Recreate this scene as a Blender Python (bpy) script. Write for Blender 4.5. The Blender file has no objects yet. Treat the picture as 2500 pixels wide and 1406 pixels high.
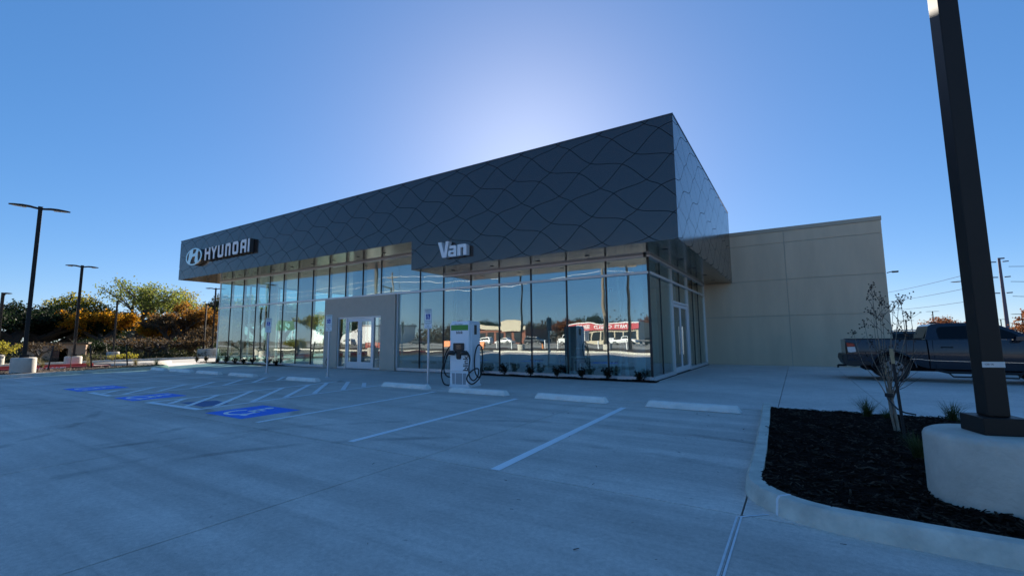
import bpy, bmesh, math, random
import numpy as np
from mathutils import Matrix, Vector
R = math.radians
rnd = random.Random(7)
SC = bpy.context.scene
COL = SC.collection

# ---------------------------------------------------------------- camera, sky, sun, exposure
cam_d = bpy.data.cameras.new('camera')
cam_d.sensor_width = 36.0
cam_d.lens = 15.870
cam_d.clip_start = 0.05
cam_d.clip_end = 8000
cam = bpy.data.objects.new('camera', cam_d)
COL.objects.link(cam)
_r = Vector((0.84726492, 0.53110458, -0.0083715)); _u = Vector((0.06584149, -0.08937114, 0.99381975)); _f = Vector((-0.52707405, 0.8425798, 0.11068975))
M = Matrix(((_r.x, _u.x, -_f.x, 0), (_r.y, _u.y, -_f.y, 0), (_r.z, _u.z, -_f.z, 1.5), (0, 0, 0, 1)))
cam.matrix_world = M
SC.camera = cam

SUN_EL, SUN_AZ = R(21.7), R(-29.6)          # azimuth from +Y, positive towards +X
sun_dir = Vector((math.sin(SUN_AZ) * math.cos(SUN_EL), math.cos(SUN_AZ) * math.cos(SUN_EL), math.sin(SUN_EL)))
world = bpy.data.worlds.new('World')
SC.world = world
world.use_nodes = True
wn = world.node_tree.nodes; wl = world.node_tree.links
for n in list(wn): wn.remove(n)
sky = wn.new('ShaderNodeTexSky'); sky.sky_type = 'NISHITA'; sky.sun_disc = False
sky.sun_elevation = SUN_EL; sky.sun_rotation = SUN_AZ
sky.altitude = 150; sky.air_density = 0.75; sky.dust_density = 0.3; sky.ozone_density = 7.0
bg = wn.new('ShaderNodeBackground'); bg.inputs['Strength'].default_value = 0.13
wo = wn.new('ShaderNodeOutputWorld')
hs = wn.new('ShaderNodeHueSaturation'); hs.inputs['Saturation'].default_value = 1.46; hs.inputs['Hue'].default_value = 0.509
gm = wn.new('ShaderNodeGamma'); gm.inputs['Gamma'].default_value = 0.50
wl.new(sky.outputs[0], gm.inputs['Color']); wl.new(gm.outputs[0], hs.inputs['Color']); wl.new(hs.outputs[0], bg.inputs[0]); wl.new(bg.outputs[0], wo.inputs[0])

sl = bpy.data.lights.new('sun', 'SUN'); sl.energy = 5.0; sl.angle = R(0.53); sl.color = (1.0, 0.90, 0.76)
so = bpy.data.objects.new('sun', sl); COL.objects.link(so)
so.rotation_euler = sun_dir.to_track_quat('Z', 'Y').to_euler()

SC.view_settings.view_transform = 'Standard'; SC.view_settings.look = 'None'
SC.view_settings.gamma = 1.0; SC.view_settings.use_curve_mapping = False
SC.view_settings.exposure = 1.45
cy = SC.cycles
cy.max_bounces = 8; cy.diffuse_bounces = 3; cy.glossy_bounces = 4; cy.transmission_bounces = 6; cy.transparent_max_bounces = 20
cy.sample_clamp_indirect = 6.0; cy.caustics_reflective = False; cy.caustics_refractive = False

# ---------------------------------------------------------------- materials
def nt(name):
    m = bpy.data.materials.new(name); m.use_nodes = True
    t = m.node_tree
    return m, t, t.nodes['Principled BSDF'], t.nodes['Material Output']

def mat(name, col, rough=0.6, metal=0.0, spec=0.5, var=0.0, scale=4.0, bump=0.0, bscale=60.0, rand=0.0, coat=0.0, stretch=None, dirt=None):
    m, t, b, o = nt(name)
    L = t.links
    b.inputs['Base Color'].default_value = (*col, 1); b.inputs['Roughness'].default_value = rough
    b.inputs['Metallic'].default_value = metal; b.inputs['Specular IOR Level'].default_value = spec
    b.inputs['Coat Weight'].default_value = coat
    if coat: b.inputs['Coat Roughness'].default_value = 0.05
    tc = t.nodes.new('ShaderNodeTexCoord')
    vec = tc.outputs['Object']
    if stretch:
        mp = t.nodes.new('ShaderNodeMapping'); mp.inputs['Scale'].default_value = stretch
        L.new(vec, mp.inputs[0]); vec = mp.outputs[0]
    if var or rand or dirt:
        cur = None
        if var:
            n = t.nodes.new('ShaderNodeTexNoise'); n.inputs['Scale'].default_value = scale; n.inputs['Detail'].default_value = 6; n.inputs['Roughness'].default_value = 0.6
            L.new(vec, n.inputs[0])
            mr = t.nodes.new('ShaderNodeMapRange'); mr.inputs[1].default_value = 0.25; mr.inputs[2].default_value = 0.75
            mr.inputs[3].default_value = 1 - var; mr.inputs[4].default_value = 1 + var
            L.new(n.outputs[0], mr.inputs[0]); cur = mr.outputs[0]
        if rand:
            oi = t.nodes.new('ShaderNodeObjectInfo')
            mr2 = t.nodes.new('ShaderNodeMapRange'); mr2.inputs[3].default_value = 1 - rand; mr2.inputs[4].default_value = 1 + rand
            L.new(oi.outputs['Random'], mr2.inputs[0])
            if cur is None: cur = mr2.outputs[0]
            else:
                mm = t.nodes.new('ShaderNodeMath'); mm.operation = 'MULTIPLY'; L.new(cur, mm.inputs[0]); L.new(mr2.outputs[0], mm.inputs[1]); cur = mm.outputs[0]
        mx = t.nodes.new('ShaderNodeVectorMath'); mx.operation = 'SCALE'
        mx.inputs[0].default_value = col
        L.new(cur, mx.inputs['Scale']); L.new(mx.outputs[0], b.inputs['Base Color'])
    if bump:
        n2 = t.nodes.new('ShaderNodeTexNoise'); n2.inputs['Scale'].default_value = bscale; n2.inputs['Detail'].default_value = 4
        L.new(tc.outputs['Object'], n2.inputs[0])
        bp = t.nodes.new('ShaderNodeBump'); bp.inputs['Strength'].default_value = bump; bp.inputs['Distance'].default_value = 0.02
        L.new(n2.outputs[0], bp.inputs['Height']); L.new(bp.outputs[0], b.inputs['Normal'])
    return m

def concrete(name, col, marks=True):
    """broom finished concrete with mottling, tyre smears, small stains"""
    m, t, b, o = nt(name); L = t.links; N = t.nodes
    tc = N.new('ShaderNodeTexCoord'); geo = N.new('ShaderNodeNewGeometry')
    pos = geo.outputs['Position']
    def noise(scale, detail=5, st=None, rough=0.55, rot=0):
        v = pos
        if st:
            mp = N.new('ShaderNodeMapping'); mp.inputs['Scale'].default_value = st; mp.inputs['Rotation'].default_value = (0, 0, rot)
            L.new(pos, mp.inputs[0]); v = mp.outputs[0]
        n = N.new('ShaderNodeTexNoise'); n.inputs['Scale'].default_value = scale; n.inputs['Detail'].default_value = detail; n.inputs['Roughness'].default_value = rough
        L.new(v, n.inputs[0]); return n.outputs[0]
    def rng(x, a, c, lo, hi):
        r = N.new('ShaderNodeMapRange'); r.inputs[1].default_value = a; r.inputs[2].default_value = c; r.inputs[3].default_value = lo; r.inputs[4].default_value = hi
        L.new(x, r.inputs[0]); return r.outputs[0]
    def mul(a, c):
        x = N.new('ShaderNodeMath'); x.operation = 'MULTIPLY'; L.new(a, x.inputs[0]); L.new(c, x.inputs[1]); return x.outputs[0]
    f = rng(noise(0.35, 6), .3, .7, .86, 1.12)
    f = mul(f, rng(noise(2.2, 8, rough=.7), .3, .7, .90, 1.10))
    f = mul(f, rng(noise(22, 6, rough=.8), .3, .7, .80, 1.18))
    f = mul(f, rng(noise(150, 3), .3, .7, .86, 1.14))
    if marks:
        f = mul(f, rng(noise(1.0, 5, (.10, 1.5, 1), .6, .06), .38, .66, .82, 1.12))      # faint smears along the drive lane
        f = mul(f, rng(noise(1.0, 4, (.05, 3.2, 1), .6, -.08), .55, .75, 1.0, .84))
        f = mul(f, rng(noise(9, 2), .70, .76, 1.0, .72))                                  # small dark spots
        f = mul(f, rng(noise(1.0, 6, (.16, 2.6, 1), .7, .10), .60, .72, 1.0, 1.16))       # pale dusty streaks
        # curved tyre marks: thin rings about a few turning centres, broken up by noise
        brk = rng(noise(1.3, 5), .45, .62, 0.0, 1.0)
        for cx_, cy_c, rr in ((-11.6, 2.2, 2.9), (-11.6, 2.2, 4.45), (-2.2, 1.2, 4.9), (-2.2, 1.2, 6.4), (-15.0, -3.0, 7.0)):
            sb = N.new('ShaderNodeVectorMath'); sb.operation = 'DISTANCE'; sb.inputs[1].default_value = (cx_, cy_c, 0); L.new(pos, sb.inputs[0])
            d_ = N.new('ShaderNodeMath'); d_.operation = 'SUBTRACT'; d_.inputs[1].default_value = rr; L.new(sb.outputs['Value'], d_.inputs[0])
            ab = N.new('ShaderNodeMath'); ab.operation = 'ABSOLUTE'; L.new(d_.outputs[0], ab.inputs[0])
            k_ = mul(rng(ab.outputs[0], .05, .13, 1.0, 0.0), brk)
            f = mul(f, rng(k_, 0, 1, 1.0, .70))
    oi = N.new('ShaderNodeObjectInfo')
    f = mul(f, rng(oi.outputs['Random'], 0, 1, .95, 1.05))
    mx = N.new('ShaderNodeVectorMath'); mx.operation = 'SCALE'; mx.inputs[0].default_value = col
    L.new(f, mx.inputs['Scale']); L.new(mx.outputs[0], b.inputs['Base Color'])
    b.inputs['Roughness'].default_value = .78; b.inputs['Specular IOR Level'].default_value = .35
    n2 = noise(90, 4); br = noise(1.0, 3, (3, 140, 3))
    ad = N.new('ShaderNodeMath'); L.new(n2, ad.inputs[0]); L.new(br, ad.inputs[1])
    bp = N.new('ShaderNodeBump'); bp.inputs['Strength'].default_value = .25; bp.inputs['Distance'].default_value = .008
    L.new(ad.outputs[0], bp.inputs['Height']); L.new(bp.outputs[0], b.inputs['Normal'])
    return m

def glass(name, f0, tint, wavy=0.0, power=5.0):
    """coated architectural glass: part mirror, part clear tinted"""
    m, t, b, o = nt(name); L = t.links; N = t.nodes
    N.remove(b)
    lw = N.new('ShaderNodeLayerWeight'); lw.inputs[0].default_value = .5
    pw = N.new('ShaderNodeMath'); pw.operation = 'POWER'; pw.inputs[1].default_value = power; L.new(lw.outputs['Facing'], pw.inputs[0])
    mr = N.new('ShaderNodeMapRange'); mr.inputs[3].default_value = f0; mr.inputs[4].default_value = 1.0; L.new(pw.outputs[0], mr.inputs[0])
    tr = N.new('ShaderNodeBsdfTransparent'); tr.inputs[0].default_value = (*tint, 1)
    gl = N.new('ShaderNodeBsdfGlossy'); gl.inputs['Roughness'].default_value = 0.0; gl.inputs['Color'].default_value = (.93, .97, 1, 1)
    if wavy:
        tc = N.new('ShaderNodeTexCoord'); oi = N.new('ShaderNodeObjectInfo')
        n = N.new('ShaderNodeTexNoise'); n.noise_dimensions = '4D'; n.inputs['Scale'].default_value = .9; n.inputs['Detail'].default_value = 1
        ml = N.new('ShaderNodeMath'); ml.operation = 'MULTIPLY'; ml.inputs[1].default_value = 50
        L.new(oi.outputs['Random'], ml.inputs[0]); L.new(ml.outputs[0], n.inputs['W']); L.new(tc.outputs['Object'], n.inputs['Vector'])
        bp = N.new('ShaderNodeBump'); bp.inputs['Strength'].default_value = wavy; bp.inputs['Distance'].default_value = .02
        L.new(n.outputs[0], bp.inputs['Height']); L.new(bp.outputs[0], gl.inputs['Normal'])
    mx = N.new('ShaderNodeMixShader'); L.new(mr.outputs[0], mx.inputs[0]); L.new(tr.outputs[0], mx.inputs[1]); L.new(gl.outputs[0], mx.inputs[2])
    L.new(mx.outputs[0], o.inputs[0])
    return m

def leafmat(name, cols, trans=.45, spec=.2):
    m, t, b, o = nt(name); L = t.links; N = t.nodes
    geo = N.new('ShaderNodeNewGeometry'); cr = N.new('ShaderNodeValToRGB')
    el = cr.color_ramp.elements
    while len(el) < len(cols): el.new(.5)
    for i, c in enumerate(cols): el[i].position = i / (len(cols) - 1); el[i].color = (*c, 1)
    L.new(geo.outputs['Random Per Island'], cr.inputs[0])
    L.new(cr.outputs[0], b.inputs['Base Color']); b.inputs['Roughness'].default_value = .7; b.inputs['Specular IOR Level'].default_value = spec
    tl = N.new('ShaderNodeBsdfTranslucent'); L.new(cr.outputs[0], tl.inputs[0])
    mx = N.new('ShaderNodeMixShader'); mx.inputs[0].default_value = trans
    L.new(b.outputs[0], mx.inputs[1]); L.new(tl.outputs[0], mx.inputs[2]); L.new(mx.outputs[0], o.inputs[0])
    return m

MT = {}
MT['lot'] = concrete('lot_concrete', (.66, .585, .52))
MT['walk'] = concrete('walk_concrete', (.68, .61, .55), False)
MT['kerb'] = mat('kerb_concrete', (.60, .57, .49), .85, var=.26, scale=5, bump=.4, bscale=40)
MT['base_concrete'] = mat('base_concrete', (.52, .48, .41), .85, var=.2, scale=3.5, bump=.4, bscale=24, rand=.05)
MT['stop'] = mat('wheel_stop_concrete', (.80, .78, .73), .85, var=.12, scale=5, bump=.3, bscale=60, rand=.06)
MT['joint'] = mat('joint_dark', (.035, .032, .03), .95)
MT['sealant'] = mat('white_joint_sealant', (.72, .73, .74), .6, var=.1, scale=12)
MT['paint'] = mat('white_road_paint', (.96, .96, .96), .6, var=.03, scale=14)
MT['blue'] = mat('blue_road_paint', (.002, .20, .85), .6, var=.12, scale=10)
MT['oldblue'] = mat('worn_blue_paint', (.10, .17, .33), .75, var=.3, scale=8)
MT['red'] = mat('red_kerb_paint', (.42, .03, .03), .6, var=.2, scale=5)
MT['dirt'] = mat('far_ground', (.14, .12, .085), .95, var=.35, scale=.25)
MT['field'] = mat('dry_grass_ground', (.17, .145, .085), .95, var=.35, scale=.2)
MT['asphalt'] = mat('road_concrete', (.36, .34, .30), .85, var=.12, scale=.5)
MT['mulch'] = mat('mulch', (.010, .0065, .005), 1.0, spec=.05, var=.5, scale=30, bump=1.0, bscale=55)
MT['chip'] = leafmat('mulch_chip', [(.006, .004, .003), (.010, .0065, .005), (.018, .011, .008), (.012, .008, .006), (.030, .019, .013), (.085, .058, .040)], 0, .05)
MT['mulch_dry'] = mat('dry_mulch', (.055, .034, .022), .95, var=.5, scale=20, bump=1.0, bscale=40)
MT['chip_dry'] = leafmat('dry_mulch_chip', [(.03, .02, .014), (.07, .042, .026), (.12, .075, .045), (.05, .03, .02)], 0)
MT['panel'] = mat('dark_composite_panel', (.026, .0175, .0145), .17, metal=0.0, spec=1.0, var=.03, scale=.6)
MT['gap'] = mat('panel_joint', (.010, .010, .012), .95, spec=.1)
MT['soffit'] = mat('bronze_soffit_panel', (.13, .12, .10), .16, metal=.5, spec=.6, var=.06, scale=1.0)
MT['alu'] = mat('clear_anodised_aluminium', (.66, .67, .69), .38, metal=.35, spec=.5)
MT['white_metal'] = mat('white_door_metal', (.70, .71, .73), .42, metal=.15)
MT['mullion'] = mat('dark_glazing_joint', (.012, .013, .014), .4)
MT['glass'] = glass('coated_glass', .24, (.80, .92, .90), wavy=.22)
MT['glass_far'] = glass('end_wall_glass', .10, (.74, .90, .90), wavy=.12)
MT['doorglass'] = glass('door_glass', .22, (.55, .62, .62), wavy=.12)
MT['stucco'] = mat('tan_stucco', (.70, .54, .38), .92, var=.10, scale=1.3, bump=.5, bscale=90, stretch=(1, 1, .22))
MT['stucco_grey'] = mat('grey_stucco', (.52, .45, .37), .92, var=.05, scale=3, bump=.35, bscale=130)
MT['roof'] = mat('roof_membrane', (.35, .35, .36), .9)
MT['coping'] = mat('tan_coping', (.48, .40, .30), .6)
MT['bronze'] = mat('dark_bronze_pole_paint', (.016, .013, .011), .5, spec=.25, var=.1, scale=6)
MT['lens'] = mat('lamp_lens', (.62, .60, .54), .4)
MT['white'] = mat('white_powder_coat', (.80, .82, .85), .35, spec=.5)
MT['green'] = mat('charger_green', (.075, .30, .045), .4)
MT['black'] = mat('black_plastic', (.010, .010, .012), .42)
MT['rubber'] = mat('black_rubber', (.012, .012, .013), .65)
MT['screen'] = mat('dim_screen', (.035, .04, .04), .2)
MT['grille'] = mat('vent_grey', (.30, .33, .36), .55, var=.15, scale=160)
MT['ink'] = mat('black_ink', (.008, .008, .012), .5)
MT['signwhite'] = mat('sign_white', (.80, .81, .82), .5)
MT['signgreen'] = mat('sign_lettering_green', (.02, .20, .17), .5)
MT['signblue'] = mat('sign_blue', (.01, .05, .32), .5)
MT['galv'] = mat('galvanised_post', (.60, .61, .62), .45, metal=.5)
MT['letter'] = mat('white_acrylic_letter', (.74, .76, .78), .35)
MT['return'] = mat('dark_letter_return', (.06, .058, .055), .4)
MT['letter_side'] = mat('grey_letter_return', (.62, .63, .64), .5)
MT['chrome'] = mat('brushed_chrome', (.74, .71, .66), .22, metal=1.0)
MT['floor_in'] = mat('showroom_tile', (.42, .42, .41), .25, var=.05, scale=1.5)
MT['wall_in'] = mat('showroom_wall', (.72, .72, .71), .8)
MT['ceil_in'] = mat('showroom_ceiling', (.75, .75, .75), .9)
MT['column'] = mat('column_wrap', (.55, .58, .62), .5)
MT['dark_in'] = mat('dark_display', (.02, .022, .026), .3)
MT['bark'] = mat('bark', (.062, .050, .040), .95, var=.35, scale=6, bump=.6, bscale=30)
MT['bark_light'] = mat('pale_bark', (.24, .20, .155), .9, var=.25, scale=14, bump=.4, bscale=50)
MT['twig'] = mat('twig', (.075, .052, .042), .9, var=.2, scale=20)
MT['seed'] = mat('seed_head', (.016, .012, .010), .9)
MT['stake'] = mat('black_stake', (.012, .011, .012), .6)
MT['wood'] = mat('raw_wood', (.40, .31, .18), .85, var=.2, scale=20)
MT['utilwood'] = mat('utility_pole_wood', (.20, .16, .12), .9, var=.2, scale=4)
MT['util'] = mat('grey_violet_steel_pole', (.10, .09, .13), .7)
MT['wire'] = mat('wire', (.10, .12, .15), 1.0, spec=0.0)
MT['wire_light'] = mat('bare_aluminium_wire', (.6, .6, .6), .4, metal=.5)
MT['truck'] = mat('dark_metallic_paint', (.016, .020, .032), .25, metal=.35, spec=.5, coat=.45)
MT['suv'] = mat('black_paint', (.008, .008, .010), .2, spec=.6, coat=1.0)
MT['carwhite'] = mat('white_car_paint', (.75, .75, .74), .3, coat=.6)
MT['autoglass'] = mat('tinted_auto_glass', (.003, .004, .006), .08, spec=.25)
MT['rim'] = mat('dark_rim', (.22, .22, .23), .35, metal=.6)
MT['trim'] = mat('black_trim', (.012, .012, .013), .5)
MT['tail'] = mat('red_lamp', (.34, .004, .008), .15, spec=.6)
MT['tailclear'] = mat('clear_lamp', (.62, .60, .60), .15, spec=.6)
MT['redband'] = mat('red_store_band', (.46, .03, .04), .5)
MT['brick'] = mat('red_brown_brick', (.22, .085, .055), .9, var=.2, scale=2)
MT['cream'] = mat('cream_wall', (.55, .48, .36), .85, var=.08, scale=1)
MT['tanwall'] = mat('tan_shed_wall', (.46, .30, .19), .9, var=.08, scale=.8)  # the shed wall's own tan
MT['brownwall'] = mat('brown_wall', (.13, .085, .05), .9, var=.15, scale=.4)
MT['darkglass'] = mat('dark_window', (.02, .025, .03), .15)
MT['orange'] = mat('orange_plastic', (.75, .20, .02), .5)
MT['netting'] = mat('red_orange_netting', (.34, .05, .03), .7, var=.3, scale=6)
MT['hwgreen'] = mat('highway_sign_green', (.01, .11, .06), .4)
MT['plate'] = mat('white_tag', (.62, .62, .60), .6)
# ---------------------------------------------------------------- mesh helpers
class MB:
    def __init__(s): s.v = []; s.f = []; s.m = []; s.cur = 0
    def add(s, vs, fs):
        o = len(s.v); s.v += [tuple(x) for x in vs]; s.f += [tuple(i + o for i in f) for f in fs]; s.m += [s.cur] * len(fs); return s
    def mi(s, i): s.cur = i; return s
    def box(s, x0, x1, y0, y1, z0, z1):
        return s.add([(x0, y0, z0), (x1, y0, z0), (x1, y1, z0), (x0, y1, z0), (x0, y0, z1), (x1, y0, z1), (x1, y1, z1), (x0, y1, z1)],
                     [(0, 3, 2, 1), (4, 5, 6, 7), (0, 1, 5, 4), (1, 2, 6, 5), (2, 3, 7, 6), (3, 0, 4, 7)])
    def obox(s, c, sz, rz=0, rx=0, ry=0):
        m = Matrix.Translation(c) @ Matrix.Rotation(rz, 4, 'Z') @ Matrix.Rotation(ry, 4, 'Y') @ Matrix.Rotation(rx, 4, 'X')
        h = [x / 2 for x in sz]
        vs = [m @ Vector((a * h[0], b * h[1], c2 * h[2])) for c2 in (-1, 1) for a, b in ((-1, -1), (1, -1), (1, 1), (-1, 1))]
        return s.add(vs, [(0, 3, 2, 1), (4, 5, 6, 7), (0, 1, 5, 4), (1, 2, 6, 5), (2, 3, 7, 6), (3, 0, 4, 7)])
    def prism(s, poly, z0, z1, fn=None):
        """poly: list of (a, b); fn maps (a, b, c) to a point; default a=x b=y c=z"""
        fn = fn or (lambda a, b, c: (a, b, c))
        n = len(poly)
        vs = [fn(a, b, z0) for a, b in poly] + [fn(a, b, z1) for a, b in poly]
        return s.add(vs, [tuple(range(n))[::-1], tuple(range(n, 2 * n))] + [(i, (i + 1) % n, n + (i + 1) % n, n + i) for i in range(n)])
    def tube(s, pts, rad, n=8, cap=True):
        pts = [Vector(p) for p in pts]; k = len(pts)
        if not hasattr(rad, '__len__'): rad = [rad] * k
        ring = []; vs = []; fs = []
        up = None
        for i, p in enumerate(pts):
            d = (pts[min(i + 1, k - 1)] - pts[max(i - 1, 0)]); d = d.normalized() if d.length > 1e-9 else Vector((0, 0, 1))
            if up is None:
                up = Vector((1, 0, 0)) if abs(d.x) < .8 else Vector((0, 1, 0))
            a = d.cross(up); a = a.normalized() if a.length > 1e-6 else d.orthogonal().normalized()
            b = d.cross(a).normalized(); up = -b if False else a.cross(d).normalized()
            for j in range(n):
                t = 2 * math.pi * j / n
                vs.append(p + (a * math.cos(t) + b * math.sin(t)) * rad[i])
        for i in range(k - 1):
            for j in range(n):
                j2 = (j + 1) % n
                fs.append((i * n + j, i * n + j2, (i + 1) * n + j2, (i + 1) * n + j))
        if cap: fs += [tuple(range(n))[::-1], tuple((k - 1) * n + j for j in range(n))]
        return s.add(vs, fs)
    def cyl(s, c, r, z0, z1, n=24, r2=None):
        r2 = r if r2 is None else r2
        return s.lathe(c, [(r, z0), (r2, z1)], n)
    def lathe(s, c, prof, n=32):
        vs = []; fs = []
        for r, z in prof:
            for j in range(n):
                t = 2 * math.pi * j / n; vs.append((c[0] + r * math.cos(t), c[1] + r * math.sin(t), z))
        k = len(prof)
        for i in range(k - 1):
            for j in range(n):
                j2 = (j + 1) % n; fs.append((i * n + j, i * n + j2, (i + 1) * n + j2, (i + 1) * n + j))
        fs += [tuple(range(n))[::-1], tuple((k - 1) * n + j for j in range(n))]
        return s.add(vs, fs)
    def build(s, name, mats, parent=None, smooth=False, bevel=0, seg=2, flip=True, kind=None):
        me = bpy.data.meshes.new(name); me.from_pydata(s.v, [], s.f)
        if not isinstance(mats, (list, tuple)): mats = [mats]
        for m in mats: me.materials.append(MT[m] if isinstance(m, str) else m)
        if len(mats) > 1: me.polygons.foreach_set('material_index', s.m)
        bm = bmesh.new(); bm.from_mesh(me); bmesh.ops.recalc_face_normals(bm, faces=bm.faces)
        if smooth:
            for f in bm.faces: f.smooth = True
            for e in bm.edges:
                if len(e.link_faces) == 2 and e.calc_face_angle(0) > R(42): e.smooth = False
        bm.to_mesh(me); bm.free()
        o = bpy.data.objects.new(name, me); COL.objects.link(o)
        if bevel:
            md = o.modifiers.new('bevel', 'BEVEL'); md.width = bevel; md.segments = seg; md.limit_method = 'ANGLE'; md.angle_limit = R(35)
        if parent is not None: put(o, parent)
        if kind: o['kind'] = kind
        return o

def put(o, parent):
    o.parent = parent
    if parent.get('_w', 0): o.matrix_parent_inverse = Matrix.Translation(-parent.location)

def tag(o, label=None, cat=None, group=None, kind=None):
    if label: o['label'] = label
    if cat: o['category'] = cat
    if group: o['group'] = group
    if kind: o['kind'] = kind
    return o

def empty(name, loc, label, cat, group=None, rz=0, worldparts=False):
    o = bpy.data.objects.new(name, None); COL.objects.link(o); o.location = loc; o.rotation_euler = (0, 0, rz)
    o.empty_display_size = .2
    tag(o, label, cat, group)
    if worldparts: o['_w'] = 1          # parts are written in world coordinates
    return o

def copy_tree(o, loc=None, rz=None, label=None, parent=None):
    c = o.copy(); COL.objects.link(c)
    if parent is not None:
        c.parent = parent
    if loc is not None: c.location = loc
    if rz is not None: c.rotation_euler = (0, 0, rz)
    if label: c['label'] = label
    for ch in list(o.children): copy_tree(ch, parent=c)
    return c

def fastmesh(name, verts, faces_n, nper, mats, kind=None, parent=None, smooth=False):
    """verts (N,3) float array, faces index array (F,nper)"""
    me = bpy.data.meshes.new(name)
    verts = np.asarray(verts, dtype=np.float32); f = np.asarray(faces_n, dtype=np.int32)
    me.vertices.add(len(verts)); me.vertices.foreach_set('co', verts.ravel())
    me.loops.add(f.size); me.loops.foreach_set('vertex_index', f.ravel())
    me.polygons.add(len(f)); me.polygons.foreach_set('loop_start', np.arange(0, f.size, nper, dtype=np.int32))
    try: me.polygons.foreach_set('loop_total', np.full(len(f), nper, dtype=np.int32))
    except Exception: pass
    me.update(calc_edges=True); me.validate()
    me.materials.append(MT[mats] if isinstance(mats, str) else mats)
    o = bpy.data.objects.new(name, me); COL.objects.link(o)
    if kind: o['kind'] = kind
    if parent is not None: put(o, parent)
    return o

def text_mesh(s, size, depth=0.002, bold=0.0, align='CENTER'):
    cu = bpy.data.curves.new('lettering', 'FONT'); cu.body = s; cu.size = size; cu.extrude = depth; cu.offset = bold; cu.align_x = align; cu.align_y = 'CENTER'
    cu.resolution_u = 3
    o = bpy.data.objects.new('lettering', cu); COL.objects.link(o)
    dg = bpy.context.evaluated_depsgraph_get(); dg.update()
    me = bpy.data.meshes.new_from_object(o.evaluated_get(dg))
    bpy.data.objects.remove(o); bpy.data.curves.remove(cu)
    return me

def lettering(s, size, m, parent, loc, rot=(R(90), 0, 0), bold=0.0, depth=0.002, sx=1.0, name='lettering'):
    me = text_mesh(s, size, depth, bold)
    me.materials.clear(); me.materials.append(MT[m])
    o = bpy.data.objects.new(name, me); COL.objects.link(o)
    if parent is not None: o.parent = parent
    o.location = loc; o.rotation_euler = rot; o.scale = (sx, 1, 1)
    return o

def strip(p0, p1, w, z, h=.0):
    a = Vector((*p0, 0)); b = Vector((*p1, 0)); d = (b - a).normalized(); n = Vector((-d.y, d.x, 0)) * w / 2
    return [(q.x, q.y, z) for q in (a - n, b - n, b + n, a + n)]

# ---------------------------------------------------------------- dimensions (metres)
Yf, Xf, Xfl, Zt, Zb1, Zb2, Xn = 13.736, -2.768, -35.30, 8.274, 4.393, 5.614, -13.607
Yw, Yg, Xg, Xgl, Zm = 27.0, 15.844, -4.258, -34.06, 3.757
Xwr, Zwt = 3.738, 7.12

# ---------------------------------------------------------------- ground, paving, kerbs
def struct(mb, name, m, **k): return mb.build(name, m, kind='structure', **k)
g = MB(); g.add([(-700, -700, -.16), (700, -700, -.16), (700, 900, -.16), (-700, 900, -.16)], [(0, 1, 2, 3)]); struct(g, 'ground', 'dirt')

lot = struct(MB().box(-29, 6.0, -9, 10.7, -.15, -.045), 'parking_lot', 'joint')
def slab(parent, x0, x1, y0, y1, m, gap=.016, z=0.0):
    o = MB().box(x0 + gap / 2, x1 - gap / 2, y0 + gap / 2, y1 - gap / 2, -.04, z).build('slab', m, parent); return o
xs = [-29.0, -27.9 + .0] + [round(-4.15 + 3.65 * k, 3) for k in range(-6, 0)] + [-4.15, -.494, 3.2, 6.0]
xs = [-29.0, -26.05, -22.4, -18.75, -15.1, -11.45, -7.8, -4.15, -.494, 3.2, 6.0]
ys = [-9.0, -6.2, -2.6, 1.0 - .0, 4.42, 7.40, 10.68]
ys = [-9.0, -6.0, -2.4, 4.42, 7.40, 10.68]
for i in range(len(xs) - 1):
    for j in range(len(ys) - 1):
        slab(lot, xs[i], xs[i + 1], ys[j], ys[j + 1], 'lot')
walk = struct(MB().box(-36.2, 6.0, 10.7, 27.0, -.15, -.05), 'sidewalk', 'joint')
wx = [-36.2, -33.2, -29.6, -26.0, -22.3, -18.6, -14.9, -11.3, -7.7, -4.1, -.43, 1.46, 6.0]
wy = [10.70, 13.35, Yg - .35]
for i in range(len(wx) - 1):
    for j in range(len(wy) - 1): slab(walk, wx[i], wx[i + 1], wy[j], wy[j + 1], 'walk', .013, .004)
for a, c in ((-4.1, -.43), (-.43, 1.46), (1.46, 6.0)):
    for y0, y1 in ((Yg - .35, 19.2), (19.2, 23.0), (23.0, 26.99)): slab(walk, a, c, y0, y1, 'walk', .013, .004)
# further pavement: fire lane, truck parking, road behind the camera
def sheet(name, x0, x1, y0, y1, z, m): return struct(MB().add([(x0, y0, z), (x1, y0, z), (x1, y1, z), (x0, y1, z)], [(0, 1, 2, 3)]), name, m)
sheet('lot_apron', -46, 30, -9.6, 45, -.10, 'asphalt')
fl = MB()
fl.prism([(-37.6, -25), (-33.4, -25), (-33.4, 10.0), (-29.0, 10.9), (-29.0, 15.4), (-36.2, 15.4), (-36.2, 60), (-44, 60), (-44, 23), (-43.2, 11.5), (-37.6, 14.5)], -.06, -.004)
struct(fl, 'fire_lane', 'asphalt')
sheet('east_lot', 6.0, 60, 8, 60, -.004, 'asphalt')
sheet('street', -160, 90, -44, -26, -.02, 'asphalt')
sheet('street_far_lot', -140, 70, -95, -48, -.03, 'asphalt')
sheet('verge', -160, 90, -48, -44, -.05, 'field')
sheet('verge', -160, 90, -26, -9.7, -.07, 'field')

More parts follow.
